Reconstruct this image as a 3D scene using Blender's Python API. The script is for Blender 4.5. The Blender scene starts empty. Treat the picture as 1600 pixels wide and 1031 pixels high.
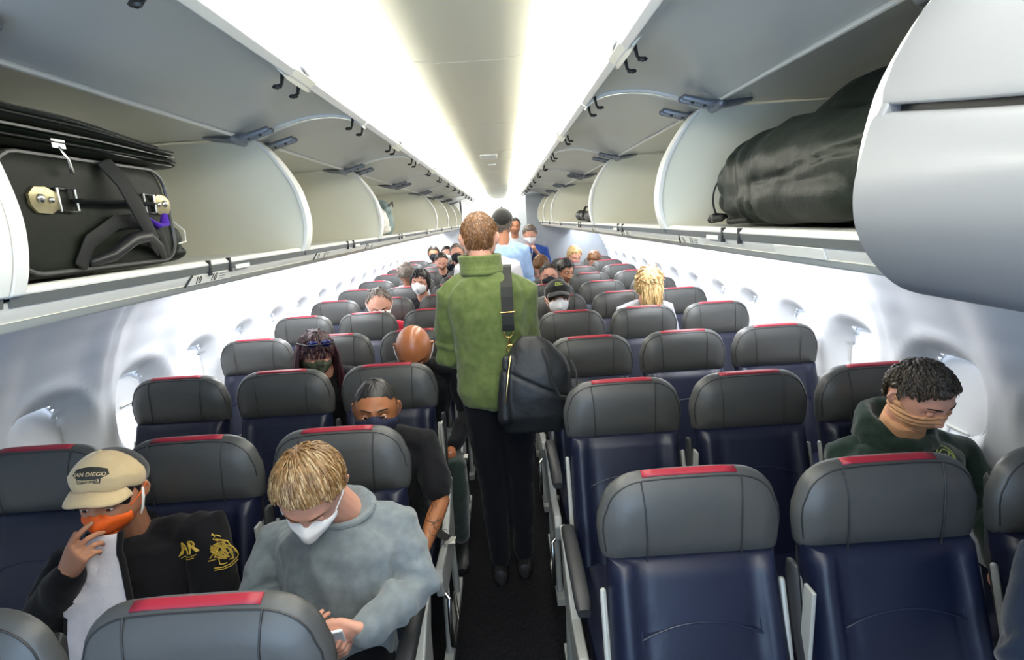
import bpy, bmesh, math, random
from math import sin, cos, pi, exp, radians as R, sqrt, atan2, asin
from mathutils import Vector as V, Matrix as M, noise
from mathutils.bvhtree import BVHTree
random.seed(7)
SC = bpy.context.scene
COL = SC.collection

# ------------------------------------------------------------------ camera
PITCH, YAW, ROLL = .2091, .0038, .0620
F_ = V((sin(YAW)*cos(PITCH), cos(YAW)*cos(PITCH), -sin(PITCH)))
R0 = V((cos(YAW), -sin(YAW), 0)); U0 = R0.cross(F_)
RR = cos(ROLL)*R0 - sin(ROLL)*U0; UU = sin(ROLL)*R0 + cos(ROLL)*U0
cam = bpy.data.objects.new('camera', bpy.data.cameras.new('camera')); COL.objects.link(cam)
mw = M((RR, UU, -F_)).transposed().to_4x4(); mw.translation = V((.0868, 0, 1.7781)); cam.matrix_world = mw
cam.data.sensor_fit = 'HORIZONTAL'; cam.data.sensor_width = 36; cam.data.lens = 36*816.3/1600
cam.data.clip_start = .02
SC.camera = cam

# ------------------------------------------------------------------ world, lights, exposure
w = bpy.data.worlds.new('world'); SC.world = w; w.use_nodes = True
w.node_tree.nodes['Background'].inputs[0].default_value = (.75, .85, 1, 1)
w.node_tree.nodes['Background'].inputs[1].default_value = 3
SC.view_settings.view_transform = 'Standard'; SC.view_settings.look = 'None'
SC.view_settings.gamma = 1; SC.view_settings.use_curve_mapping = False
SC.view_settings.exposure = 0.25
COVE = 8.0          # ceiling cove lens strength
def area(name, loc, rot, sx, sy, power, color):
    l = bpy.data.lights.new(name, 'AREA'); l.shape = 'RECTANGLE'; l.size = sx; l.size_y = sy
    l.energy = power; l.color = color
    o = bpy.data.objects.new(name, l); COL.objects.link(o); o.location = loc; o.rotation_euler = rot
    return o
# sidewall wash lamps in the valance (under the bins), aimed outboard and down
area('wall_wash_light', (-1.20, 6.7, 1.612), (0, R(40), 0), .10, 8.2, 120, (.95, .97, 1))
area('wall_wash_light', (1.20, 5.3, 1.612), (0, R(-40), 0), .10, 6.2, 80, (.95, .97, 1))
# added cool fill lamp behind the camera, tints the near bins bluish
area('cool_fill_light', (-.3, -1.2, 1.25), (R(116), 0, R(12)), 1.8, 1.3, 40, (.48, .70, 1))

# ------------------------------------------------------------------ materials
def mat(name, col, rough=.5, metal=0, spec=.5, noise_=None, bump=None, var=None, coat=0, emit=None, sheen=0):
    m = bpy.data.materials.new(name); m.use_nodes = True
    nt = m.node_tree; b = nt.nodes['Principled BSDF']
    b.inputs['Base Color'].default_value = (*col, 1); b.inputs['Roughness'].default_value = rough
    b.inputs['Metallic'].default_value = metal; b.inputs['Specular IOR Level'].default_value = spec
    if coat: b.inputs['Coat Weight'].default_value = coat; b.inputs['Coat Roughness'].default_value = .3
    if sheen: b.inputs['Sheen Weight'].default_value = sheen
    if emit:
        b.inputs['Emission Color'].default_value = (*emit[0], 1); b.inputs['Emission Strength'].default_value = emit[1]
    tc = nt.nodes.new('ShaderNodeTexCoord')
    if var:      # (scale, colour2, amount[, stretch])
        n = nt.nodes.new('ShaderNodeTexNoise'); n.inputs['Scale'].default_value = var[0]; n.inputs['Detail'].default_value = 4
        mp = nt.nodes.new('ShaderNodeMapping'); nt.links.new(tc.outputs['Object'], mp.inputs[0])
        if len(var) > 3: mp.inputs['Scale'].default_value = var[3]
        nt.links.new(mp.outputs[0], n.inputs['Vector'])
        rmp = nt.nodes.new('ShaderNodeValToRGB'); rmp.color_ramp.elements[0].position = .35; rmp.color_ramp.elements[1].position = .65
        rmp.color_ramp.elements[0].color = (*col, 1); rmp.color_ramp.elements[1].color = (*[c0*(1-var[2])+c1*var[2] for c0, c1 in zip(col, var[1])], 1)
        nt.links.new(n.outputs[0], rmp.inputs[0]); nt.links.new(rmp.outputs[0], b.inputs['Base Color'])
    if bump:     # (scale, strength, distance[, stretch])
        n = nt.nodes.new('ShaderNodeTexNoise'); n.inputs['Scale'].default_value = bump[0]; n.inputs['Detail'].default_value = 5
        mp = nt.nodes.new('ShaderNodeMapping'); nt.links.new(tc.outputs['Object'], mp.inputs[0])
        if len(bump) > 3: mp.inputs['Scale'].default_value = bump[3]
        nt.links.new(mp.outputs[0], n.inputs['Vector'])
        bp = nt.nodes.new('ShaderNodeBump'); bp.inputs['Strength'].default_value = bump[1]; bp.inputs['Distance'].default_value = bump[2]
        nt.links.new(n.outputs[0], bp.inputs['Height']); nt.links.new(bp.outputs[0], b.inputs['Normal'])
    return m
X = {}
X['wall'] = mat('sidewall_plastic', (.78, .80, .83), .42, bump=(40, .05, .002))
X['shade'] = mat('window_shade', (.80, .82, .84), .4)
X['ceil'] = mat('ceiling_panel', (.64, .62, .50), .5, bump=(30, .04, .002))
X['lens'] = mat('cove_lens', (.9, .9, .9), .5, emit=((1, .975, .87), COVE))
X['bin'] = mat('bin_liner', (.86, .84, .70), .45, bump=(25, .05, .002), var=(1.5, (.80, .80, .70), .6))
X['door'] = mat('bin_door_inner', (.64, .66, .66), .28, bump=(18, .05, .003), var=(2, (.60, .60, .56), .7))
X['white'] = mat('white_trim', (.86, .86, .82), .35)
X['cream'] = mat('cream_valance', (.88, .86, .74), .4)
X['fascia'] = mat('grey_fascia', (.68, .68, .65), .4)
X['binout'] = mat('bin_shell', (.235, .245, .26), .5)
X['darkrail'] = mat('dark_rail', (.13, .14, .14), .35)
X['hinge'] = mat('hinge_metal', (.25, .27, .31), .4, metal=.6)
X['black'] = mat('black_plastic', (.015, .015, .016), .4)
X['steel'] = mat('steel', (.62, .61, .58), .25, metal=1)
X['gold'] = mat('gold_metal', (.8, .55, .2), .25, metal=1)
X['leather'] = mat('grey_leather', (.058, .060, .060), .40, bump=(120, .25, .001), var=(6, (.07, .07, .066), .6))
X['navy'] = mat('navy_leather', (.004, .0065, .022), .42, bump=(120, .25, .001), var=(6, (.007, .010, .032), .6))
X['seam'] = mat('seam_thread', (.022, .022, .023), .5)
X['seamnavy'] = mat('navy_seam_thread', (.012, .018, .045), .4)
X['red'] = mat('red_trim', (.30, .016, .032), .45, bump=(90, .2, .001))
X['armpad'] = mat('armrest_pad', (.03, .031, .034), .5)
X['frame'] = mat('seat_frame_grey', (.38, .39, .37), .4, metal=.1)
X['carpet'] = mat('aisle_carpet', (.004, .004, .005), .95, spec=.1, bump=(300, .6, .004), var=(150, (.013, .013, .015), .8, (1, .35, 1)))
X['bulk'] = mat('bulkhead_laminate', (.30, .33, .37), .5)
X['ink'] = mat('black_ink', (.02, .02, .02), .6)
X['placard'] = mat('placard_white', (.75, .75, .70), .5)
def skin(name, c, c2): return mat(name, c, .48, spec=.4, var=(14, c2, .5), bump=(220, .12, .0008))
X['skin_fair'] = skin('skin_fair', (.62, .33, .24), (.66, .30, .21))
X['skin_tan'] = skin('skin_tan', (.45, .21, .12), (.50, .22, .13))
X['skin_brown'] = skin('skin_brown', (.30, .115, .045), (.35, .13, .055))
X['skin_bald'] = mat('skin_warm_brown', (.38, .13, .05), .30, spec=.6, var=(14, (.43, .16, .07), .5), bump=(220, .08, .0006))
X['lip'] = mat('lip', (.45, .14, .11), .4)
X['eyewhite'] = mat('eye_white', (.75, .73, .7), .2)
X['iris'] = mat('iris', (.02, .012, .008), .15)
X['brow'] = mat('brow_hair', (.03, .018, .01), .7)
def hairm(name, c, c2): return mat(name, c, .42, spec=.5, var=(60, c2, 1, (1, 1, .3)), bump=(160, .5, .002, (1, 1, .25)))
X['hb1'] = hairm('blond_strand', (.20, .12, .05), (.30, .185, .08))
X['hb2'] = hairm('pale_strand', (.33, .22, .11), (.46, .32, .17))
X['h_blond'] = hairm('dark_blond_hair', (.12, .060, .020), (.25, .13, .045))
X['h_brown'] = hairm('brown_hair', (.09, .038, .012), (.17, .075, .025))
X['h_brown2'] = hairm('brown_strand', (.15, .065, .022), (.22, .10, .035))
X['h_dark2'] = hairm('dark_strand', (.035, .026, .018), (.08, .058, .038))
X['h_dark'] = hairm('dark_brown_hair', (.018, .013, .009), (.055, .038, .024))
X['h_black'] = hairm('black_hair', (.008, .007, .007), (.02, .018, .017))
X['h_wine'] = hairm('dark_red_hair', (.015, .007, .009), (.07, .014, .02))
X['h_grey'] = hairm('greying_hair', (.10, .08, .065), (.22, .18, .15))
X['h_gold'] = hairm('golden_blond_hair', (.36, .21, .07), (.75, .55, .27))
def cloth(name, c, c2=None, s=.3, sc=260): return mat(name, c, .85, spec=.15, var=(35, c2 or tuple(x*1.25 for x in c), .7), bump=(sc, .35, .002), sheen=s)
X['sweat'] = cloth('grey_blue_sweatshirt', (.155, .180, .195), (.22, .25, .265))
X['fleece'] = cloth('green_fleece', (.095, .130, .036), (.14, .175, .06), .2, 320)
X['blackc'] = cloth('black_cloth', (.008, .008, .010), s=.1)
X['blackj'] = cloth('black_jacket', (.006, .006, .008), s=.1)
X['tee'] = cloth('white_tee', (.72, .70, .76), (.8, .78, .84))
X['navyp'] = cloth('dark_trousers', (.003, .0035, .006), s=.05)
X['hood'] = cloth('dark_green_hoodie', (.012, .028, .021), (.02, .042, .03))
X['redc'] = cloth('red_shirt', (.5, .02, .05))
X['greyc'] = cloth('grey_shirt', (.42, .43, .47))
X['bluec'] = cloth('light_blue_shirt', (.32, .48, .78), (.42, .58, .85))
X['royal'] = cloth('royal_blue_shirt', (.02, .06, .26))
X['vest'] = cloth('navy_vest', (.01, .02, .07))
X['denim'] = cloth('dark_denim', (.012, .02, .04))
X['olive'] = cloth('olive_trousers', (.02, .035, .028))
X['orange'] = mat('orange_mask', (.90, .13, .01), .7, bump=(300, .2, .001))
X['maskw'] = mat('white_mask', (.9, .9, .92), .7, bump=(200, .15, .001))
X['masknavy'] = mat('navy_mask', (.010, .014, .045), .8, bump=(200, .2, .001))
X['maskblack'] = mat('black_mask', (.010, .011, .016), .8)
X['camo'] = mat('camouflage_bandana', (.012, .014, .012), .8, var=(45, (.09, .11, .065), 1))
X['gaiter'] = mat('tan_gaiter', (.62, .33, .17), .75, bump=(60, .5, .004, (1, 1, 3)))
X['capt'] = cloth('tan_cap', (.60, .45, .25), (.66, .5, .29))
X['capb'] = cloth('black_cap', (.012, .012, .012))
X['caplogo'] = mat('cap_logo_dark', (.03, .028, .02), .6)
X['goldthread'] = mat('gold_thread', (.62, .42, .06), .45, spec=.6)
X['lime'] = mat('lime_logo', (.42, .48, .12), .6)
X['suit'] = mat('black_leather_case', (.005, .007, .004), .5, spec=.25, bump=(150, .3, .001), var=(5, (.011, .015, .008), .7))
X['nylon'] = mat('black_nylon', (.006, .010, .006), .46, spec=.35, bump=(14, .5, .012), var=(5, (.016, .024, .014), .6))
X['bagn'] = mat('black_bag_nylon', (.008, .009, .010), .5, bump=(9, .5, .015))
X['web'] = mat('webbing', (.007, .008, .007), .7, bump=(200, .3, .002))
X['zip'] = mat('zip_grey', (.10, .10, .10), .4, metal=.4)
X['violet'] = mat('violet_tag', (.10, .03, .45), .4)
X['lensdark'] = mat('sunglass_lens', (.01, .015, .12), .08, spec=.8)
X['ribbon'] = mat('brass_latch', (.34, .30, .18), .3, metal=.8)
X['bagwhite'] = mat('white_bag', (.75, .74, .68), .6)
X['baggreen'] = mat('green_grey_bag', (.10, .16, .16), .6, var=(9, (.4, .5, .5), .8))
X['paper'] = mat('paper', (.8, .8, .8), .6)

# ------------------------------------------------------------------ mesh helpers
class MB:
    def __init__(s): s.v = []; s.f = []; s.mi = []
    def add(s, vs, fs, mi=0):
        o = len(s.v); s.v += [V(p) for p in vs]; s.f += [tuple(i+o for i in f) for f in fs]; s.mi += [mi]*len(fs)
    def loft(s, rings, cap=True, closed=True, mi=0):
        n = len(rings[0]); vs = [p for r in rings for p in r]; fs = []
        for i in range(len(rings)-1):
            for j in range(n if closed else n-1):
                k = (j+1) % n; fs.append((i*n+j, i*n+k, (i+1)*n+k, (i+1)*n+j))
        if cap: fs.append(tuple(range(n-1, -1, -1))); fs.append(tuple((len(rings)-1)*n+j for j in range(n)))
        s.add(vs, fs, mi)
    def tube(s, pts, rad, seg=10, flat=1.0, up=None, round_=True, mi=0):
        pts = [V(p) for p in pts]; n = len(pts)
        if not hasattr(rad, '__len__'): rad = [rad]*n
        T = [(pts[min(i+1, n-1)]-pts[max(i-1, 0)]).normalized() for i in range(n)]
        u = V(up) if up else (V((0, 0, 1)) if abs(T[0].z) < .9 else V((1, 0, 0)))
        rings = []; P = []; Q = []
        for i in range(n):
            a = (u - T[i]*u.dot(T[i]))
            a = a.normalized() if a.length > 1e-6 else T[i].orthogonal().normalized()
            if not up: u = a
            P.append(a); Q.append(T[i].cross(a))
        def ring(c, a, b, r): return [c + a*(r*flat*cos(2*pi*j/seg)) + b*(r*sin(2*pi*j/seg)) for j in range(seg)]
        if round_:
            for q in (80, 50, 25): rings.append(ring(pts[0]-T[0]*rad[0]*sin(R(q))*min(flat, 1), P[0], Q[0], rad[0]*cos(R(q))))
        for i in range(n): rings.append(ring(pts[i], P[i], Q[i], rad[i]))
        if round_:
            for q in (25, 50, 80): rings.append(ring(pts[-1]+T[-1]*rad[-1]*sin(R(q))*min(flat, 1), P[-1], Q[-1], rad[-1]*cos(R(q))))
        s.loft(rings, mi=mi)
    def ell(s, c, r, m=None, seg=16, mi=0):
        rings = []
        for i in range(1, seg//2):
            a = pi*i/(seg//2)
            rings.append([V((r[0]*sin(a)*cos(2*pi*j/seg), r[1]*sin(a)*sin(2*pi*j/seg), -r[2]*cos(a))) for j in range(seg)])
        if m: rings = [[m @ p for p in q] for q in rings]
        s.loft([[p+V(c) for p in q] for q in rings], mi=mi)
    def box(s, a, b, m=None, mi=0):
        x0, y0, z0 = a; x1, y1, z1 = b
        vs = [V(p) for p in ((x0,y0,z0),(x1,y0,z0),(x1,y1,z0),(x0,y1,z0),(x0,y0,z1),(x1,y0,z1),(x1,y1,z1),(x0,y1,z1))]
        if m: vs = [m @ p for p in vs]
        s.add(vs, [(3,2,1,0),(4,5,6,7),(0,1,5,4),(1,2,6,5),(2,3,7,6),(3,0,4,7)], mi)
    def prism_y(s, prof, y0, y1, mi=0):       # closed profile of (x, z)
        s.loft([[V((x, y0, z)) for x, z in prof], [V((x, y1, z)) for x, z in prof]], mi=mi)
    def prism_x(s, prof, x0, x1, mi=0):       # closed profile of (y, z)
        s.loft([[V((x0, y, z)) for y, z in prof], [V((x1, y, z)) for y, z in prof]], mi=mi)
    def strip(s, prof, th, y0, y1, mi=0, ny=1):      # open (x,z) profile given thickness th along its normal
        n = len(prof); off = []
        for i in range(n):
            a = prof[max(i-1, 0)]; b = prof[min(i+1, n-1)]
            d = V((b[0]-a[0], b[1]-a[1])).normalized(); off.append((prof[i][0]-d.y*th, prof[i][1]+d.x*th))
        s.prism_y(list(prof)+off[::-1], y0, y1, mi)
    def xf(s, m): s.v = [m @ p for p in s.v]; return s
    def build(s, name, mats, parent=None, smooth=True, bevel=0, sub=0, offset=None, fix=True):
        me = bpy.data.meshes.new(name)
        vs = [p-offset for p in s.v] if offset is not None else s.v
        me.from_pydata([tuple(p) for p in vs], [], s.f)
        mats = list(mats) if isinstance(mats, (list, tuple)) else [mats]
        for m in mats: me.materials.append(X[m] if isinstance(m, str) else m)
        if len(mats) > 1: me.polygons.foreach_set('material_index', s.mi)
        if fix:
            bm = bmesh.new(); bm.from_mesh(me); bmesh.ops.recalc_face_normals(bm, faces=bm.faces); bm.to_mesh(me); bm.free()
        o = bpy.data.objects.new(name, me); COL.objects.link(o)
        if smooth:
            me.polygons.foreach_set('use_smooth', [True]*len(me.polygons))
        if bevel:
            b = o.modifiers.new('bevel', 'BEVEL'); b.width = bevel; b.segments = 3; b.limit_method = 'ANGLE'; b.angle_limit = R(40)
            wn = o.modifiers.new('wn', 'WEIGHTED_NORMAL'); wn.keep_sharp = True
        if sub:
            b = o.modifiers.new('sub', 'SUBSURF'); b.levels = sub; b.render_levels = sub
        if smooth and not bevel and not sub: me.set_sharp_from_angle(angle=R(42))
        if parent: o.parent = parent
        return o
def empty(name, loc, rz=0):
    o = bpy.data.objects.new(name, None); COL.objects.link(o); o.location = loc; o.rotation_euler = (0, 0, rz); o.empty_display_size = .1
    return o
def tag(o, label, cat, group=None, kind=None):
    if label: o['label'] = label
    if cat: o['category'] = cat
    if group: o['group'] = group
    if kind: o['kind'] = kind
    return o
def struct(o): o['kind'] = 'structure'; return o
KIDS = {}
def copy_tree(o, parent=None):
    c = o.copy(); COL.objects.link(c)
    if parent: c.parent = parent
    for ch in list(o.children): copy_tree(ch, c)
    return c
def bake(o):        # apply modifiers into the mesh (no operators)
    bpy.context.view_layer.update()
    dg = bpy.context.evaluated_depsgraph_get()
    me = bpy.data.meshes.new_from_object(o.evaluated_get(dg)); old = o.data
    me.name = old.name
    o.modifiers.clear(); o.data = me
    return o
def remesh(mb, name, m, voxel, smooth=3, parent=None, offset=None, folds=None):
    o = mb.build(name, m, None, offset=offset)
    o.data.materials.clear()
    r = o.modifiers.new('r', 'REMESH'); r.mode = 'VOXEL'; r.voxel_size = voxel; r.use_smooth_shade = True
    if smooth: s = o.modifiers.new('s', 'SMOOTH'); s.factor = .6; s.iterations = smooth
    bake(o)
    o.data.materials.append(X[m])
    me = o.data
    if folds:
        off = offset or V((0, 0, 0)); nv = [v.normal.copy() for v in me.vertices]
        for v, n in zip(me.vertices, nv): v.co += n*folds(v.co+off, n)
    me.polygons.foreach_set('use_smooth', [True]*len(me.polygons))
    if parent: o.parent = parent
    return o
def text_obj(txt, size, m, name, parent, mtx, extrude=.0006, bold=0, shear=0, offset=None):
    c = bpy.data.curves.new(name, 'FONT'); c.body = txt; c.size = size; c.align_x = 'CENTER'; c.align_y = 'CENTER'
    c.extrude = extrude; c.offset = bold; c.shear = shear; c.resolution_u = 3
    t = bpy.data.objects.new(name, c); COL.objects.link(t)
    bpy.context.view_layer.update()
    me = bpy.data.meshes.new_from_object(t.evaluated_get(bpy.context.evaluated_depsgraph_get()))
    bpy.data.objects.remove(t); bpy.data.curves.remove(c)
    me.transform(mtx); me.materials.clear(); me.materials.append(X[m])
    o = bpy.data.objects.new(name, me); COL.objects.link(o)
    if parent: o.parent = parent
    return o
def frame_mtx(o, x, y):        # matrix whose local X,Y are x,y at origin o
    x = V(x).normalized(); y = V(y); y = (y-x*y.dot(x)).normalized(); z = x.cross(y)
    m = M((x, y, z)).transposed().to_4x4(); m.translation = V(o); return m
def dens(P, k=4):       # Catmull-Rom densified open profile
    out = []
    for i in range(len(P)-1):
        a = P[max(i-1, 0)]; b = P[i]; c = P[i+1]; d = P[min(i+2, len(P)-1)]
        for j in range(k):
            t = j/k; out.append(tuple(.5*(2*b[q]+(c[q]-a[q])*t+(2*a[q]-5*b[q]+4*c[q]-d[q])*t*t+(3*b[q]-a[q]-3*c[q]+d[q])*t**3) for q in (0, 1)))
    return out+[tuple(P[-1])]
def lerp(a, b, t): return a+(b-a)*t
def sst(a, b, x):
    t = min(1, max(0, (x-a)/(b-a))); return t*t*(3-2*t)
def interp(tab, x):
    if x <= tab[0][0]: return tab[0][1]
    for (a, b), (c, d) in zip(tab, tab[1:]):
        if x <= c: return b+(d-b)*sst(a, c, x)
    return tab[-1][1]
def lin(tab, x):
    if x <= tab[0][0]: return tab[0][1]
    for (a, b), (c, d) in zip(tab, tab[1:]):
        if x <= c: return b+(d-b)*(x-a)/(c-a)
    return tab[-1][1]
# ------------------------------------------------------------------ cabin shell
YB, YE = -1.6, 13.0
fl = MB(); fl.box((-1.82, YB, -.03), (1.82, YE, 0)); struct(fl.build('floor', 'carpet', smooth=False))
PROF = [(0, 1.70), (.12, 1.76), (.45, 1.80), (.75, 1.812), (1.0, 1.80), (1.15, 1.775), (1.28, 1.73), (1.4, 1.665), (1.5, 1.58), (1.58, 1.47), (1.625, 1.32)]
WL = [2.0+.54*k for k in range(-4, 17)]; WR = [1.95+.545*k for k in range(-4, 12)]
ZC = .985; IA, IB = .135, .185; OA, OB = .215, .235
def wdist(y, z, yc):
    dy = (y-yc); dz = z-ZC
    # egg-shaped: wider above
    fo = ((abs(dy)/OA)**2.4+(abs(dz)/OB)**2.4)**(1/2.4)
    return fo
def sidewall(side, centres, y0, y1, name):
    nz = 74; zs = [1.625*i/nz for i in range(nz+1)]; ny = int((y1-y0)/.022)
    mb = MB(); vs = []; fs = []; cen = sorted(centres)
    seams = [c+.27 for c in cen][::2]
    def inner(y, z, c): return ((abs(y-c)/IA)**2.6+(abs(z-ZC)/IB)**2.6)**(1/2.6)
    for i in range(ny+1):
        y = y0+(y1-y0)*i/ny; c = min(cen, key=lambda q: abs(q-y)); sm = min(abs(y-q) for q in seams)
        for z in zs:
            x = lin(PROF, z)
            # sculpted shoulder between windows: panel bows inboard away from window axis
            x -= .035*sst(.12, .27, abs(y-c))*sst(.6, 1.0, z)*(1-sst(1.3, 1.6, z))
            d = wdist(y, z, c)
            x += .075*(1-sst(.55, 1.0, d)) - .008*exp(-((d-1.04)/.06)**2)
            if sm < .02: x += .012*(1-sm/.02)
            vs.append((side*x, y, z))
    m = nz+1
    for i in range(ny):
        y = y0+(y1-y0)*(i+.5)/ny; c = min(cen, key=lambda q: abs(q-y))
        for j in range(nz):
            if inner(y, (zs[j]+zs[j+1])/2, c) < .9: continue
            fs.append((i*m+j, (i+1)*m+j, (i+1)*m+j+1, i*m+j+1))
    mb.add(vs, fs); o = mb.build(name, 'wall', fix=False); struct(o)
    s = o.modifiers.new('t', 'SOLIDIFY'); s.thickness = .004; s.offset = 0
    o.data.set_sharp_from_angle(angle=R(80))
    return o
sidewall(-1, WL, YB, YE-2, 'wall_left'); sidewall(1, WR, YB, 8.5, 'wall_right')
# windows: rim, pull-down shade, outer pane
wn = 1
for side, cen in ((-1, WL), (1, WR)):
    for k, c in enumerate(cen):
        if c > 11 or (side > 0 and c > 8.3): continue
        root = struct(empty('window_%d' % wn, (side*1.80, c, ZC))); wn += 1
        x = side*.066
        # shade: slightly bowed plate following the wall, filling the opening
        opening = .085 if (side < 0 and abs(c-2.54) < .05) else 0
        mb = MB(); N = 28; outer = []
        for q in range(N):
            a = 2*pi*q/N; cx = abs(cos(a))**(2/2.6)*(1 if cos(a) > 0 else -1); sz = abs(sin(a))**(2/2.6)*(1 if sin(a) > 0 else -1)
            outer.append((cx*IA*1.04, max(sz*IB*1.04, -IB*1.04+opening*2)))
        mb.loft([[V((x, p, r)) for p, r in outer], [V((x+side*.006, p, r)) for p, r in outer]])
        mb.build('shade', 'shade', root)
        h = MB(); zz = -IB*.78+opening*1.7
        h.tube([(x-side*.004, -.05, zz), (x-side*.004, .05, zz)], .005, 8); h.build('shade_grip', 'fascia', root)
        rim = MB()
        pts = [V((x-side*.004, abs(cos(a))**(2/2.6)*(1 if cos(a) > 0 else -1)*IA*.985, abs(sin(a))**(2/2.6)*(1 if sin(a) > 0 else -1)*IB*.985)) for a in [2*pi*q/40 for q in range(41)]]
        rim.tube(pts, .0035, 6, round_=False); rim.build('shade_gasket', 'fascia', root)
        pane = MB(); pane.loft([[V((x+side*.03, p, abs(1)*math.copysign(abs(r), r))) for p, r in [(abs(cos(a))**(2/2.6)*math.copysign(1, cos(a))*IA*1.1, abs(sin(a))**(2/2.6)*math.copysign(1, sin(a))*IB*1.1) for a in [2*pi*q/28 for q in range(28)]]],
                   [V((x+side*.034, p, r)) for p, r in [(abs(cos(a))**(2/2.6)*math.copysign(1, cos(a))*IA*1.1, abs(sin(a))**(2/2.6)*math.copysign(1, sin(a))*IB*1.1) for a in [2*pi*q/28 for q in range(28)]]]])
        g = bpy.data.materials.get('window_glass')
        if not g:
            g = mat('window_glass', (1, 1, 1), .02); g.node_tree.nodes['Principled BSDF'].inputs['Transmission Weight'].default_value = 1
        pane.build('pane', g, root)
# lower dado vents
for side, nm in ((-1, 'left'), (1, 'right')):
    mb = MB(); mb.prism_y([(side*1.69, 0), (side*1.74, 0), (side*1.76, .14), (side*1.71, .14)], YB, 8.4 if side > 0 else YE-2); struct(mb.build('baseboard_'+nm, 'fascia'))
# ceiling: centre panels, cove lenses, upper side panels
cp = MB(); y = YB
SE = [YB, -.5, .7, 1.9, 3.08, 4.3, 4.9, 6.1, 7.3, 8.5, 9.7, 10.9, YE]
for a, b in zip(SE, SE[1:]):
    cp.prism_y([(-.21, 2.325), (-.19, 2.312), (-.1, 2.302), (.1, 2.302), (.19, 2.312), (.21, 2.325), (.21, 2.36), (-.21, 2.36)], a+.006, b-.006)
cp.box((-.21, YB, 2.34), (.21, YE, 2.35))
struct(cp.build('ceiling', 'ceil'))
for s, nm in ((-1, 'left'), (1, 'right')):
    mb = MB(); mb.strip([(s*.205, 2.33), (s*.27, 2.345), (s*.36, 2.345), (s*.46, 2.32), (s*.55, 2.275)], s*.01, YB, YE)
    struct(mb.build('trim_%d' % (3 if s < 0 else 4), 'lens'))
    mb = MB(); mb.strip([(s*.55, 2.278), (s*.62, 2.24), (s*.70, 2.20), (s*.86, 2.185), (s*1.45, 2.16)], s*.01, YB, YE)
    struct(mb.build('trim_%d' % (5 if s < 0 else 6), 'white'))
# small fixtures on the centre ceiling
mb = MB(); mb.box((-.07, 4.45, 2.292), (.07, 4.7, 2.303)); o = mb.build('ceiling_speaker_grille', 'fascia', bevel=.004, smooth=False)
tag(o, 'small flat grille in the middle of the cream ceiling above the aisle', 'grille')
mb = MB(); mb.box((-.02, 5.2, 2.296), (.05, 5.3, 2.303)); o = mb.build('smoke_detector', 'white', bevel=.004, smooth=False)
tag(o, 'tiny white ceiling fitting beyond the flat grille over the aisle', 'detector')
# valance under the bins
for s, nm in ((-1, 'left'), (1, 'right')):
    y0, y1 = YB, (8.5 if s > 0 else YE-1.6)
    mb = MB(); mb.prism_y([(s*.671, 1.6995), (s*1.4, 1.6995), (s*1.4, 1.66), (s*.69, 1.66), (s*.682, 1.668), (s*.672, 1.690)], y0, y1)
    struct(mb.build('trim_%d' % (1 if s < 0 else 2), 'fascia'))
    mb = MB(); mb.prism_y([(s*.680, 1.6685), (s*.684, 1.6660), (s*.695, 1.654), (s*.703, 1.650), (s*.74, 1.648), (s*.75, 1.66), (s*.69, 1.67)], y0, y1)
    struct(mb.build('trim_%d' % (7 if s < 0 else 8), 'cream'))
    mb = MB(); mb.prism_y([(s*.74, 1.650), (s*1.1, 1.645), (s*1.6, 1.61), (s*1.6, 1.63), (s*.74, 1.66)], y0, y1)
    struct(mb.build('trim_%d' % (9 if s < 0 else 10), 'fascia'))
# end walls, bulkhead
mb = MB(); mb.box((-1.85, YB-.03, 0), (1.85, YB, 2.4)); struct(mb.build('wall_front', 'bulk', smooth=False))
mb = MB(); mb.box((-1.85, YE, 0), (1.85, YE+.03, 2.4)); struct(mb.build('wall_back', 'wall', smooth=False))
mb = MB(); mb.prism_x([(8.5, 0), (8.53, 0), (8.53, 2.3), (8.5, 2.3)], .46, 1.84); mb.box((.46, 8.53, 0), (.49, YE, 2.3))
struct(mb.build('wall_bulkhead', 'bulk', smooth=False))
mb = MB(); mb.box((-1.84, YE-2, 0), (-.75, YE-1.97, 2.3)); mb.box((-.78, YE-2, 0), (-.75, YE, 2.3)); struct(mb.build('wall_galley', 'wall', smooth=False))
# outer skins closing the hull above and behind the bins
for s in (-1, 1):
    mb = MB(); mb.box((s*1.45, YB, 1.6), (s*1.47, YE, 2.4)); mb.box((s*1.45, YB, 1.62), (s*1.7, YE, 1.64)); struct(mb.build('trim_%d' % (11 if s < 0 else 12), 'wall', smooth=False))
mb = MB(); mb.box((-1.6, YB, 2.37), (1.6, YE, 2.39)); struct(mb.build('trim_13', 'wall', smooth=False))
mb = MB()
for s in (-1, 1): mb.box((s*.025-.012, .2, 0), (s*.025+.012, 11, .001))
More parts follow.
